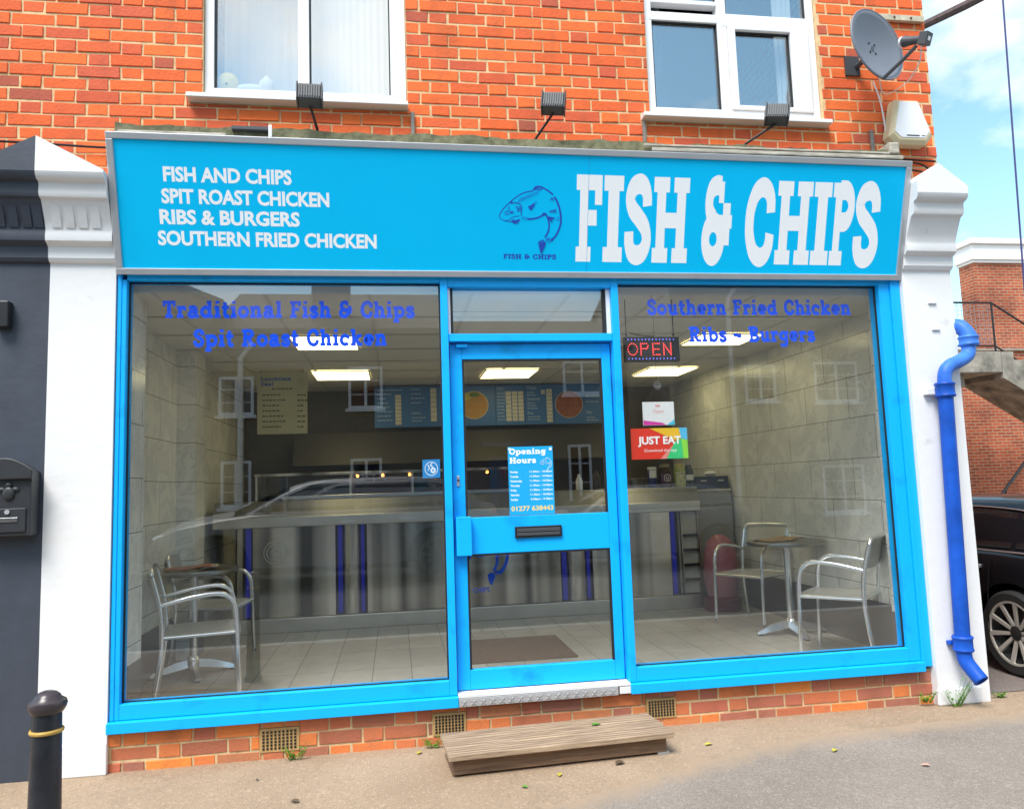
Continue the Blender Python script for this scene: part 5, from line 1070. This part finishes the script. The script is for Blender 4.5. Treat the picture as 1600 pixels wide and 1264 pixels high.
def make_table():
    t = empty('round_table')
    mb = MB(); mb.lathe([(0, .690), (.288, .690), (.300, .694), (.302, .706), (.299, .718), (.290, .7215), (0, .7215)], 48); mb.build('tabletop', mat('table_steel', (.38, .37, .35), .3, 1.0, var=.2, vscale=14), t, smooth=True)
    mb = MB(); mb.lathe([(0, .10), (.026, .10), (.026, .69), (0, .69)], 20); mb.lathe([(0, .06), (.05, .06), (.045, .105), (.028, .125), (0, .126)], 20); mb.lathe([(.028, .66), (.09, .682), (.09, .6895), (.0, .6895)], 20); mb.build('column', CHROME, t, smooth=True)
    for k in range(4):
        a = math.pi / 2 * k; M = Matrix.Rotation(a, 4, 'Z'); mb = MB()
        sec = []
        for i in range(7):
            u = i / 6; x = .03 + .25 * u; hw = .034 - .012 * u; zt = .105 - .075 * u ** 1.6; zb_ = .055 - .045 * u
            sec += [M @ Vector((x, -hw, zb_)), M @ Vector((x, -hw * .6, zt)), M @ Vector((x, hw * .6, zt)), M @ Vector((x, hw, zb_))]
        mb.add(sec, [(4 * i + j, 4 * i + (j + 1) % 4, 4 * i + 4 + (j + 1) % 4, 4 * i + 4 + j) for i in range(6) for j in range(4)] + [(0, 1, 2, 3), (27, 26, 25, 24)])
        o = mb.build('base_foot', CHROME, t, smooth=True)
        mb = MB(); mb.lathe([(0, 0), (.018, 0), (.016, .014), (0, .014)], 10, M @ Matrix.Translation((.262, 0, 0))); mb.build('pad', RUBBER, o)
    return t
tb1 = make_table(); tb1.location = (.06, 1.42, FZ); tb1.rotation_euler = (0, 0, R(20)); tag(tb1, 'round steel pedestal table between the chairs at the left window', 'table', 'round steel tables')
tb2 = copy_tree(tb1); tb2.location = (4.52, 1.42, FZ); tb2.rotation_euler = (0, 0, R(-4)); tag(tb2, 'round steel pedestal table between the chairs at the right window', 'table', 'round steel tables')
def magazines(x, y, a, cols, label):
    t = empty('magazine_pile', (x, y, FZ + .722), a); z = 0
    for k, c in enumerate(cols):
        mb = MB(); n_ = 8; dx, dy = random.uniform(-.03, .03), random.uniform(-.02, .02); vs = []
        for i in range(n_ + 1):
            u = i / n_; lift = .010 * math.sin(u * 9 + k) * u + .012 * u * u
            for v in (0, 1): vs += [(-.16 + .32 * u + dx, -.105 + .21 * v + dy, z + max(0, lift)), (-.16 + .32 * u + dx, -.105 + .21 * v + dy, z + .006 + max(0, lift))]
        fs = []
        for i in range(n_):
            b0 = 4 * i; b1 = b0 + 4; fs += [(b0, b1, b1 + 2, b0 + 2), (b0 + 1, b0 + 3, b1 + 3, b1 + 1), (b0, b0 + 1, b1 + 1, b1), (b0 + 2, b1 + 2, b1 + 3, b0 + 3)]
        fs += [(0, 2, 3, 1), (4 * n_, 4 * n_ + 1, 4 * n_ + 3, 4 * n_ + 2)]
        mb.add(vs, fs); mb.build('magazine', c, t); z += .0075
    tag(t, label, 'magazines', 'magazines on the tables')
RED = mat('cover_red', (.34, .07, .05), .4, var=.7, vscale=16, var2=(.35, .25, .15)); PG = mat('page_cream', (.5, .43, .32), .6, var=.3, vscale=20); YEL = mat('cover_yellow', (.48, .26, .05), .4, var=.7, vscale=14, var2=(.06, .05, .04))
magazines(.08, 1.34, R(8), (PG, RED), 'curled red magazine lying on the left table')
magazines(4.47, 1.40, R(12), (BLACKPL, YEL), 'yellow and black magazine lying on the right table')

# ------------------------------------------------------------------ things on and behind the shopfront glass
# LED open sign on chains
ls = empty('led_sign', (3.05, .15, 2.12)); tag(ls, 'black LED sign reading OPEN in red dots hanging on chains behind the glass', 'LED sign')
mb = MB(); mb.box(-.17, .185, 0, .03, 0, .155); mb.build('case', BLACKPL, ls, bev=.004)
RLED = mat('red_led', (.6, .02, .02), .4, emit=(1, .045, .05), estr=2.6); BLED = mat('blue_dot_led', (.05, .05, .6), .4, emit=(.16, .16, 1), estr=2.2)
mb = MB()
def dots(pts, gap=.0115):
    out = []
    for a, b in zip(pts[:-1], pts[1:]):
        d = math.hypot(b[0] - a[0], b[1] - a[1]); n_ = max(1, round(d / gap))
        out += [(a[0] + (b[0] - a[0]) * i / n_, a[1] + (b[1] - a[1]) * i / n_) for i in range(n_)]
    return out + [pts[-1]]
Lz0, Lz1 = .042, .112
for st in ([(-.118 + .030 * math.cos(2 * math.pi * i / 14), .077 + .036 * math.sin(2 * math.pi * i / 14)) for i in range(14)], dots([(-.065, Lz0), (-.065, Lz1), (-.028, Lz1), (-.018, .098), (-.028, .080), (-.058, .080)]), dots([(.055, Lz1), (.012, Lz1), (.012, Lz0), (.055, Lz0)]), dots([(.018, .077), (.05, .077)]), dots([(.082, Lz0), (.082, Lz1), (.128, Lz0), (.128, Lz1)])):
    for x, z in st: mb.ball((x, -.002, z), .0031, 6)
mb.build('red_dots', RLED, ls)
mb = MB()
for i in range(14):
    for z in (.018, .138): mb.ball((-.145 + i * .0225, -.002, z), .003, 6)
mb.build('blue_dots', BLED, ls)
for x in (-.15, .155):
    mb = MB(); mb.tube([(x, .015, .155), (x, .015, .395)], .003, 6); mb.ball((x, .015, .17), .009, 8); mb.build('chain', BLACKPL, ls)
mb = MB(); mb.tube(curve([(-.13, .01, .18), (-.05, .012, .165), (.03, .01, .16)], 5), .003, 6); mb.build('power_lead', BLACKPL, ls)
# small hanging open card with suction hook
hc = empty('hanging_card', (3.046, .064, 1.718)); tag(hc, 'small white card with pink and blue wave hanging above the red sticker', 'sign')
mb = MB(); mb.box(-.099, .099, 0, .003, 0, .142); mb.build('card', mat('card_white', (.82, .82, .83), .4), hc, bev=.004)
cfn = lambda x, v, e: (x, -.0004 - e, v)
mb = MB(); mb.add([cfn(-.097, .002, .0001), cfn(.045, .002, .0001), cfn(.02, .016, .0001), cfn(-.097, .032, .0001)], [(0, 1, 2, 3)]); mb.build('pink_wave', mat('magenta', (.72, .05, .40), .4), hc)
mb = MB(); mb.add([cfn(.047, .002, .0002), cfn(.097, .002, .0002), cfn(.097, .04, .0002), cfn(.085, .025, .0002)], [(0, 1, 2, 3)]); mb.build('blue_wave', mat('cyan', (.05, .55, .75), .4), hc)
mb = MB(); sans_text(mb, 'Open', -.034, .075, .022, cfn, x1=.034); lines(mb, cfn, -.018, .112, 1, .1, .03, .034); mb.build('card_text', mat('pink_ink', (.80, .35, .35), .5), hc)
mb = MB(); mb.tube([(-.085, .002, .135), (.0, .004, .235), (.085, .002, .135)], .0016, 5); mb.build('cord', BLACKPL, hc)
mb = MB(); mb.lathe([(0, 0), (.026, 0), (.018, .010), (.008, .014), (0, .014)], 20, Matrix.Translation((0, -.0065, .242)) @ Matrix.Rotation(R(-90), 4, 'X')); mb.build('suction_cup', glass_mat('clear_rubber', .35, (.75, .77, .8)), hc, smooth=True)
mb = MB(); mb.tube([(.0, .006, .25), (.0, .008, .80)], .0014, 5); mb.build('long_cord', BLACKPL, hc)
# delivery sticker
st = empty('window_sticker', (3.041, .0575, 1.517)); tag(st, 'red sticker with yellow and green corners and white JUST EAT lettering', 'sticker')
stf = lambda x, v, e: (x, -.0002 + .003 - e, v)
def poly(mb, pts, lift): mb.add([stf(x, v, lift) for x, v in pts], [tuple(range(len(pts)))])
mb = MB(); mb.box(-.176, .176, .0032, .0042, 0, .184); mb.build('red_ground', mat('sticker_red', (.80, .045, .02), .4), st, bev=.0)
for nm, c, pts, l_ in (('yellow_corner', (.90, .55, .02), [(-.06, .184), (.125, .184), (.135, .120), (.10, .110)], .0006), ('blue_corner', (.10, .55, .85), [(.126, .184), (.176, .184), (.176, .11), (.136, .121)], .0007), ('green_field', (.04, .62, .22), [(.04, 0), (.176, 0), (.176, .109), (.135, .119), (.095, .100)], .0008), ('lime_edge', (.30, .75, .06), [(.145, 0), (.176, 0), (.176, .109), (.137, .119)], .0010), ('pink_fold', (.85, .30, .25), [(.0, 0), (.04, 0), (.092, .098), (.085, .085)], .0009)):
    mb = MB(); poly(mb, pts, l_); mb.build(nm, mat('sticker_' + nm, c, .4), st)
mb = MB(); sans_text(mb, 'JUST EAT', -.135, .088, .047, stf, x1=.135, bold=.035, lift=.0014); sans_text(mb, 'Download the app', -.095, .043, .017, stf, x1=.105, lift=.0014); mb.build('sticker_lettering', WHVINYL, st)
# opening-hours poster on the door glass (taped outside)
op = empty('opening_hours_poster', (2.123, .0755, 1.2185)); tag(op, 'blue opening hours poster with white text taped to the door glass', 'poster')
mb = MB(); mb.box(0, .266, .0005, .0015, 0, .394); mb.build('sheet', mat('poster_sky', (.010, .37, .74), .4), op)
of = lambda x, v, e: (x, .0003 - e, v)
mb = MB(); slab_text(mb, 'Opening', .008, .225, .350, .033, of, w=.21, eps=.00004); slab_text(mb, 'Hours', .008, .165, .298, .033, of, w=.21, eps=.00004); mb.build('poster_heading', WHVINYL, op); mb = MB()
DAYS = ('Monday', 'Tuesday', 'Wednesday', 'Thursday', 'Friday', 'Saturday', 'Sunday')
mh = MB()
for i, d_ in enumerate(DAYS):
    v = .242 - i * .0265; sans_text(mb, d_, .010, v, .0115, of, bold=.02, sx=.9)
    sans_text(mh, '11.30am - 10.00pm' if i < 6 else '4.30pm - 9.30pm', .125, v, .0105, of, x1=.258, bold=.015)
mb.build('day_names', WHVINYL, op); mh.build('hours_text', WHVINYL, op)
mb = MB(); sans_text(mb, '01277 638443', .010, .022, .028, of, x1=.258, bold=.03); mb.build('phone_number', mat('phone_yellow', (.80, .62, .20), .5), op)
mb = MB(); fish(mb, of, .222, .290, .000085, bold=1.7, eps=.00002); mb.build('fish_emblem', mat('poster_pale', (.45, .68, .82), .5), op)
mb = MB(); mb.box(.245, .260, -.0016, -.0002, .368, .385); mb.box(.003, .016, -.0016, -.0002, .375, .388); mb.build('tape', mat('tape', (.8, .85, .88), .3), op)
# hygiene sticker
hy = empty('hygiene_sticker', (1.677, .0575, 1.448)); tag(hy, 'small square blue sticker with a white drop in a ring beside the door', 'sticker')
mb = MB(); mb.box(-.050, .050, .0025, .0035, 0, .104); mb.build('ground', mat('sticker_blue', (.02, .30, .72), .4), hy)
hf = lambda x, v, e: (x, .0023 - e, v)
mb = MB(); draw_strokes(mb, [('l', ell(0, .052, .036, .038, 0, 360, 28), .004), ('l', sp((.006, .085), (-.004, .07), (.010, .062)), .006), ('l', ell(.010, .042, .010, .012, 0, 360, 16), .010), ('l', sp((-.02, .075), (-.012, .055), (-.02, .04)), .005)], hf, .004, .00004); mb.build('ring_mark', WHVINYL, hy)

# ================================================================== RIGHT: yard, car, brick house, concrete stair, wire
def make_car(paint, trim, label, rimc=None):
    t = empty('parked_car')
    ST = [(-2.15, .45, .70, .76, .66), (-2.10, .30, .82, .93, .79), (-1.8, .22, .90, 1.0, .86), (-1.2, .2, .925, 1.0, .885), (0, .2, .925, .99, .90), (.9, .2, .915, .98, .895), (1.3, .2, .87, .95, .885), (1.8, .22, .78, .86, .85), (2.05, .3, .66, .74, .76), (2.16, .42, .55, .60, .60)]
    def sec(x, zl, zb_, zt, hw):
        h = [(hw * .80, zl), (hw * .965, zl + .07), (hw, (zl + zb_) / 2 - .02), (hw * 1.0, zb_ - .12), (hw * .985, zb_ - .025), (hw * .95, zb_), (hw * .86, zb_ + .012), (hw * .5, zt), (0, zt + .015)]
        return [(x, y, z) for y, z in h] + [(x, -y, z) for y, z in reversed(h[:-1])]
    ST2 = []
    for a, b in zip(ST[:-1], ST[1:]):
        for q in range(4): ST2.append(tuple(a[i] + (b[i] - a[i]) * q / 4 for i in range(5)))
    ST2.append(ST[-1]); vs = []; mb = MB()
    for s_ in ST2: vs += sec(*s_)
    k = 17
    fs = [(i * k + j, i * k + (j + 1) % k, (i + 1) * k + (j + 1) % k, (i + 1) * k + j) for i in range(len(ST2) - 1) for j in range(k)] + [tuple(range(k - 1, -1, -1)), tuple(range((len(ST2) - 1) * k, len(ST2) * k))]
    mb.add(vs, fs); body = mb.build('body', paint, t, smooth=True, angle=50)
    cut = MB()
    for x in (1.32, -1.32): cut.lathe([(0, -1.2), (.375, -1.2), (.375, 1.2), (0, 1.2)], 40, Matrix.Translation((x, 0, .33)) @ Matrix.Rotation(R(90), 4, 'X'))
    co = cut.build('arch_tool', paint); bpy.context.view_layer.update()
    md = body.modifiers.new('arch', 'BOOLEAN'); md.operation = 'DIFFERENCE'; md.object = co; md.solver = 'EXACT'
    dg = bpy.context.evaluated_depsgraph_get(); me = bpy.data.meshes.new_from_object(body.evaluated_get(dg)); body.modifiers.clear(); body.data = me; bpy.data.objects.remove(co)
    mb = MB(); mb.box(-1.75, 1.75, -.62, .62, .24, .80); mb.build('underbody', BLACKPL, t)
    LV = [(.90, -1.98, 1.22, .805), (1.02, -1.88, .98, .775), (1.16, -1.72, .72, .725), (1.27, -1.52, .48, .665), (1.325, -1.3, .26, .62), (1.35, -1.0, .0, .48)]
    mb = MB(); vs = []; k = 12
    for z, xr, xf, hw in LV:
        e = .16; pts = [(xr, 0), (xr, hw - e), (xr + e, hw), ((xr + xf) / 2, hw), (xf - e * 1.6, hw), (xf, hw - e * 1.4), (xf + .03, 0), (xf, -hw + e * 1.4), (xf - e * 1.6, -hw), ((xr + xf) / 2, -hw), (xr + e, -hw), (xr, -hw + e)]
        vs += [(x, y, z) for x, y in pts]
    mb.add(vs, [(i * k + j, i * k + (j + 1) % k, (i + 1) * k + (j + 1) % k, (i + 1) * k + j) for i in range(len(LV) - 1) for j in range(k)] + [tuple(range((len(LV) - 1) * k, len(LV) * k))])
    mb.build('cabin', paint, t, smooth=True, angle=60)
    def hwz(z):
        for (a, _, _, wa), (b, _, _, wb) in zip(LV[:-1], LV[1:]):
            if a <= z <= b: return wa + (wb - wa) * (z - a) / (b - a)
        return LV[-1][3]
    DG = mat('car_glass', (.012, .014, .016), .03, spec=.8)
    for s in (-1, 1):
        for nm, pts in (('front_window', [(-.30, .955), (.52, .955), (.52, 1.13), (.30, 1.24), (-.24, 1.265)]), ('quarter_window', [(.56, .955), (.90, .955), (.56, 1.12)]), ('rear_window', [(-1.27, .965), (-.36, .955), (-.30, 1.265), (-1.05, 1.258), (-1.27, 1.235)]), ('rear_quarter', [(-1.68, .97), (-1.32, .965), (-1.32, 1.228), (-1.42, 1.205)])):
            mb = MB(); n_ = len(pts); rows = []
            mb.add([(x, s * (hwz(z) + .006), z) for x, z in pts], [tuple(range(n_))]); mb.build(nm, DG, t)
        mb = MB(); mb.tube([(-1.74, s * (hwz(.935) + .012), .935), (.92, s * (hwz(.935) + .012), .935)], .009, 6); mb.build('belt_trim', trim, t, smooth=True)
        mb = MB(); mb.tube(curve([(-1.74, s * (hwz(.955) + .006), .955), (-1.45, s * (hwz(1.21) + .006), 1.215), (-1.08, s * (hwz(1.27) + .006), 1.272), (-.3, s * (hwz(1.28) + .006), 1.283), (.30, s * (hwz(1.255) + .006), 1.255), (.92, s * (hwz(.945) + .006), .95)], 6), .007, 6); mb.build('window_trim', trim, t, smooth=True)
        mb = MB(); mb.box(-.32, -.12, s * .905 - .012, s * .905 + .012, .79, .82); mb.build('door_handle', trim, t, bev=.006)
        mb = MB(); mb.box(-1.06, -.86, s * .897 - .012, s * .897 + .014, .80, .83); mb.build('door_handle', trim, t, bev=.006)
        mb = MB(); mb.ball((.72, s * .98, .99), (.06, .10, .065), 12); mb.build('wing_mirror', paint, t, smooth=True)
        mb = MB()
        for x in (.88, -.33, -1.12): mb.tube(curve([(x + .02, s * .905, .30), (x, s * .9065, .60), (x - .03, s * .892, .88)], 5), .0035, 4)
        mb.build('door_seam', BLACKPL, t)
        mb = MB(); mb.ball((2.0, s * .58, .66), (.12, .14, .06), 12); mb.build('headlight', mat('lamp_clear', (.6, .62, .65), .1), t, smooth=True)
        mb = MB(); mb.ball((-2.05, s * .62, .80), (.07, .14, .07), 12); mb.build('tail_light', mat('lamp_red', (.4, .01, .01), .2), t, smooth=True)
    mb = MB(); mb.add([(1.17, -.70, .955), (1.17, .70, .955), (.52, .55, 1.262), (.52, -.55, 1.262)], [(0, 1, 2, 3)]); mb.build('windscreen', DG, t)
    TY = mat('tyre', (.018, .018, .018), .8, bump=.3); RM = mat('rim_alloy', (.74, .71, .64), .32, .55); RM = rimc or RM; RD = mat('rim_dark', (.02, .02, .02), .35)
    for x in (1.32, -1.32):
        for s in (-1, 1):
            wq = empty('wheel', (x, s * .80, .325)); wq.parent = t
            Mw = Matrix.Rotation(R(90 * -s), 4, 'X')      # local +z points outward
            mb = MB(); mb.lathe([(.235, -.10), (.300, -.105), (.322, -.08), (.325, 0), (.322, .075), (.300, .098), (.245, .092), (.235, .08)], 44, Mw, closed=True); mb.build('tyre', TY, wq, smooth=True)
            mb = MB(); mb.lathe([(.0, -.02), (.20, -.02), (.235, -.09), (.236, .075), (.246, .090), (.228, .088), (.222, .05), (.20, .0), (0, .0)], 44, Mw); mb.build('rim_barrel', RD, wq, smooth=True)
            mb = MB(); mb.lathe([(.226, .080), (.244, .084), (.243, .094), (.228, .092)], 44, Mw, closed=True)
            for q in range(10):
                a = 2 * math.pi * q / 10 + .15; A = Mw @ Matrix.Rotation(a, 4, 'Z')
                vs = [A @ Vector(p) for p in ((.05, -.012, .045), (.05, .012, .045), (.232, .019, .078), (.232, -.019, .078), (.05, -.012, .062), (.05, .012, .062), (.232, .016, .092), (.232, -.016, .092))]
                mb.add(vs, [(0, 1, 2, 3), (4, 5, 6, 7), (0, 1, 5, 4), (1, 2, 6, 5), (2, 3, 7, 6), (3, 0, 4, 7)])
            mb.build('spokes', RM, wq)
            mb = MB(); mb.lathe([(0, .03), (.055, .03), (.055, .066), (.03, .075), (0, .076)], 20, Mw); mb.build('hub_cap', RD, wq, smooth=True)
    tag(t, label, 'car'); return t
BLKCAR = mat('black_car_paint', (.005, .006, .008), .2, spec=.14, coat=.3)
SILV = mat('silver_car_paint', (.17, .175, .185), .45, .4)
car = make_car(BLKCAR, CHROME, 'black car parked beside the shop behind the white pilaster'); car.location = (6.33, 1.53, 0.0045); car.rotation_euler = (0, 0, R(90)); car.scale = (.87, .87, .87)

HB = brick_tex('house_brick', (.50, .11, .045), (.32, .07, .035), (.42, .33, .22))
bh = empty('brick_house', (16, 12, 0)); tag(bh, 'red brick house with white parapet beyond the yard stair', 'house')
def bpart(mb, name, mats, **k):
    o = mb.build(name, mats, bh, **k); o.matrix_parent_inverse = Matrix.Translation((-16, -12, 0)); return o
mb = MB(); mb.box(15.98, 26, 12.6, 13.1, 4.22, 6.62); bpart(mb, 'upper_wall', HB)
mb = MB(); mb.box(8.0, 26, 12.0, 22, 0, 4.2); bpart(mb, 'lower_wall', HB)
mb = MB(); mb.box(15.90, 26.05, 12.50, 13.15, 6.63, 7.02); mb.box(15.84, 26.1, 12.42, 13.2, 7.021, 7.16); mb.box(15.94, 26.05, 12.55, 13.12, 6.56, 6.629); bpart(mb, 'white_parapet', UPVC, bev=.01)
mb = MB(); mb.box(8.0, 26, 11.94, 12.5, 4.203, 4.26); bpart(mb, 'coping', mat('stone_coping', (.30, .26, .21), .9, var=.3))
CONC = mat('stained_concrete', (.34, .31, .26), .95, var=.55, vscale=2.5, bump=.6, bscale=20, var2=(.10, .10, .085))
stc = empty('concrete_stair', (13.6, 10, 0)); tag(stc, 'grey concrete outside stair with a meshed black railing against the brick house', 'stair')
def stpart(mb, name, mats, **k):
    o = mb.build(name, mats, stc, **k); o.matrix_parent_inverse = Matrix.Translation((-13.6, -10, 0)); return o
mb = MB(); mb.box(11.6, 13.95, 9.7, 11.9, 3.36, 3.80); mb.box(11.6, 13.3, 10.0, 11.9, 3.1, 3.359); stpart(mb, 'landing', CONC, bev=.02)
mb = MB(); pr = [(13.951, 3.795), (13.951, 3.37)]
pr2 = [(13.951, 3.30)] + [(17.2, 1.45)] + [(17.2, 1.62)]
zz = 3.795; xx = 13.951; stairs = [(13.951, 3.795)]
for i in range(11):
    xx += .28; stairs += [(xx, zz)]; zz -= .175; stairs += [(xx, zz)]
mb.prism([(13.951, 3.25)] + stairs + [(xx, zz - .45)], 9.7, 10.9, lambda u, v, t: (u, t, v)); stpart(mb, 'flight', CONC)
mb = MB()
for x in (11.7, 12.8, 13.9): mb.tube([(x, 9.78, 3.8), (x, 9.78, 4.85)], .022, 6)
mb.tube([(11.6, 9.78, 4.85), (13.9, 9.78, 4.85), (17.0, 9.78, 2.92)], .022, 6); mb.tube([(11.6, 9.78, 3.93), (13.9, 9.78, 3.93), (17.0, 9.78, 2.0)], .018, 6); stpart(mb, 'railing', BLACKPL)
mb = MB()
for i in range(24): mb.tube([(11.6 + i * .1, 9.785, 3.93), (11.6 + i * .1, 9.785, 4.85)], .004, 4)
for i in range(9): mb.tube([(11.6, 9.785, 3.98 + i * .1), (13.9, 9.785, 3.98 + i * .1)], .004, 4)
stpart(mb, 'wire_mesh', mat('mesh_grey', (.22, .24, .27), .6))
hr = empty('yard_handrail', (13.5, 9.2, 0)); tag(hr, 'black sloping handrail against the lower brick wall above the parked car', 'handrail')
mb = MB(); mb.tube([(12.9, 9.2, .55), (14.6, 9.2, 2.35)], .03, 6); mb.build('rail', BLACKPL, hr).matrix_parent_inverse = Matrix.Translation((-13.5, -9.2, 0))
mb = MB()
for x, z in ((13.3, .97), (14.2, 1.92)): mb.tube([(x, 9.2, 0.0), (x, 9.2, z)], .022, 6)
mb.build('post', BLACKPL, hr).matrix_parent_inverse = Matrix.Translation((-13.5, -9.2, 0))
yw = MB(); yw.box(8.2, 20, 8.2, 8.45, 0, .92); tag(yw.build('yard_wall', mat('capped_wall', (.32, .27, .24), .9, var=.3), bev=.02), 'low grey brown yard wall behind the parked car', 'wall')
wr_ = MB(); wr_.tube([(10.60, 5.0, 14.5), (10.391, 5.0, 8.2), (10.31, 5.0, 5.8), (10.235, 5.0, 3.5), (10.12, 5.0, 0.0)], .014, 6)
tag(wr_.build('overhead_wire', mat('wire_blue', (.05, .05, .16), .5)), 'thin dark wire dropping across the sky at the right edge', 'wire')

# ================================================================== ACROSS THE STREET (seen as reflections in the glass)
REND = mat('taupe_render', (.15, .13, .105), .9, var=.12, vscale=1.5); REND2 = mat('pale_render', (.25, .235, .205), .9, var=.1, vscale=1.5)
ROOFT = mat('brown_roof_tile', (.09, .075, .062), .9, var=.35, vscale=2.0)
DKGL = mat('house_glass', (.02, .024, .03), .05, spec=.6)
def house(x0, x1, y, depth, eave, ridge, wallm, wins, label, gable_front=False, chim=None, door=None, pipe_x=None):
    t = empty('opposite_house', ((x0 + x1) / 2, y, 0)); inv = Matrix.Translation((-(x0 + x1) / 2, -y, 0))
    def hp(mb, name, m_, par=None):
        o = mb.build(name, m_, par or t)
        if par is None: o.matrix_parent_inverse = inv
        return o
    yb = y - depth
    mb = MB()
    if gable_front: mb.prism([(x0, 0), (x1, 0), (x1, eave), ((x0 + x1) / 2, ridge), (x0, eave)], y, yb, lambda u, v, q: (u, q, v))
    else: mb.prism([(y, 0), (yb, 0), (yb, eave), ((y + yb) / 2, ridge), (y, eave)], x0, x1, lambda u, v, q: (q, u, v))
    hp(mb, 'wall', wallm)
    mb = MB(); o_ = .25; th_ = .12
    if gable_front:
        xm = (x0 + x1) / 2; sl = (ridge - eave) / (xm - x0)
        mb.prism([(x0 - o_, eave - o_ * sl + .03), (xm, ridge + .03), (x1 + o_, eave - o_ * sl + .03), (x1 + o_, eave - o_ * sl + .03 + th_), (xm, ridge + .03 + th_), (x0 - o_, eave - o_ * sl + .03 + th_)], y + .2, yb, lambda u, v, q: (u, q, v))
    else:
        ymid = (y + yb) / 2; sl = (ridge - eave) / (y - ymid)
        mb.prism([(y + o_, eave - o_ * sl + .03), (ymid, ridge + .03), (yb - o_, eave - o_ * sl + .03), (yb - o_, eave - o_ * sl + .03 + th_), (ymid, ridge + .03 + th_), (y + o_, eave - o_ * sl + .03 + th_)], x0 - .1, x1 + .1, lambda u, v, q: (q, u, v))
    rf = hp(mb, 'roof', ROOFT)
    if chim:
        a, b, zt, yc = chim; mb = MB(); mb.box(a, b, yc - .8, yc, eave - .5, zt); mb.box(a - .06, b + .06, yc - .86, yc + .06, zt, zt + .12)
        for k in range(2): mb.lathe([(0, zt + .12), (.12, zt + .12), (.10, zt + .5), (0, zt + .5)], 10, Matrix.Translation((a + (b - a) * (.3 + .4 * k), yc - .4, 0)))
        o = mb.build('chimney', wallm, rf)
    for (a, b, z0, z1) in wins:
        mb = MB(); F_ = .06; m = (a + b) / 2
        mb.box(a, b, y - .04, y + .03, z0, z0 + F_); mb.box(a, b, y - .04, y + .03, z1 - F_, z1)
        for xx in (a, m - F_ / 2, b - F_): mb.box(xx, xx + F_, y - .04, y + .03, z0 + F_, z1 - F_)
        for q in (1, 2): zz = z0 + (z1 - z0) * q / 3; mb.box(a + F_, m - F_ / 2, y - .02, y + .022, zz - .012, zz + .012); mb.box(m + F_ / 2, b - F_, y - .02, y + .022, zz - .012, zz + .012)
        mb.box(a - .06, b + .06, y - .02, y + .10, z0 - .07, z0 - .001)
        wn = hp(mb, 'window', UPVC)
        mb = MB(); mb.box(a + .02, b - .02, y + .001, y + .012, z0 + .02, z1 - .02); mb.build('pane', DKGL, wn)
    if door: a, b, z1, c = door; mb = MB(); mb.box(a, b, y - .02, y + .03, 0, z1); mb.box(a - .2, b + .2, y + .0305, y + .6, z1 + .2, z1 + .28); hp(mb, 'door', mat('house_door', c, .5))
    if pipe_x: mb = MB(); mb.tube([(pipe_x, y + .08, 0), (pipe_x, y + .08, eave - .6), (pipe_x + .25, y + .08, eave - .25)], .06, 8); hp(mb, 'drainpipe', ALUW)
    tag(t, label, 'house'); return t
house(-8.6, -2.45, -13.0, 8, 5.6, 6.9, REND, [(-6.5, -5.4, 3.1, 4.0), (-6.5, -5.4, .9, 2.1)], 'taupe gabled house across the street at the far left end of the row', gable_front=True)
house(-2.44, 2.70, -13.0, 7, 4.95, 6.55, REND, [(-2.32, -1.58, 3.10, 3.95), (-2.27, -1.63, 1.1, 2.1), (.46, 1.22, 3.2, 4.15), (.49, 1.18, 1.0, 2.08)], 'taupe house with a tall chimney across the street, small white cottage windows', chim=(-.36, .48, 7.2, -13.3), pipe_x=-1.85)
house(2.72, 6.95, -13.0, 7, 4.5, 5.80, REND, [(5.40, 6.32, 3.45, 4.25), (5.45, 6.0, .95, 2.27)], 'lower taupe house across the street opposite the shop door', door=(3.6, 4.5, 2.05, (.10, .12, .2)))
house(8.1, 15.5, -13.0, 8, 6.3, 7.6, REND2, [(11.72, 12.88, 3.15, 4.15), (11.75, 12.85, .45, 1.6), (9.9, 10.7, 3.2, 4.1)], 'pale rendered house across the street right of the gap', door=(13.6, 14.5, 2.05, (.35, .05, .05)), pipe_x=9.55)
house(15.8, 24, -13.5, 8, 5.2, 6.8, REND, [(17, 18.2, 3.0, 4.1), (20, 21.2, 3.0, 4.1), (17, 18.2, .8, 2.0)], 'taupe house across the street at the far right end of the row')
house(-20, -9, -13.5, 8, 5.0, 6.6, REND2, [(-12, -10.8, 3.0, 4.1), (-15, -13.8, 3.0, 4.1)], 'pale house across the street beyond the gabled one')
house(5.0, 14, -34, 8, 3.2, 5.0, REND2, [(7.3, 8.4, 1.5, 2.6), (9.3, 10.4, 1.5, 2.6)], 'distant pale house seen through the gap across the street')
DULL = mat('dull_rim', (.10, .10, .10), .6)
c2 = make_car(SILV, ALU, 'silver car parked across the street opposite the left window', DULL); c2.location = (.42, -9.1, -.12); c2.rotation_euler = (0, 0, R(180)); c2.scale = (1.30, 1.05, 1.27)
c3 = make_car(SILV, ALU, 'silver car parked across the street opposite the door', DULL); c3.location = (5.6, -9.1, -.12); c3.rotation_euler = (0, 0, R(180)); c3.scale = (1, 1, 1.06)
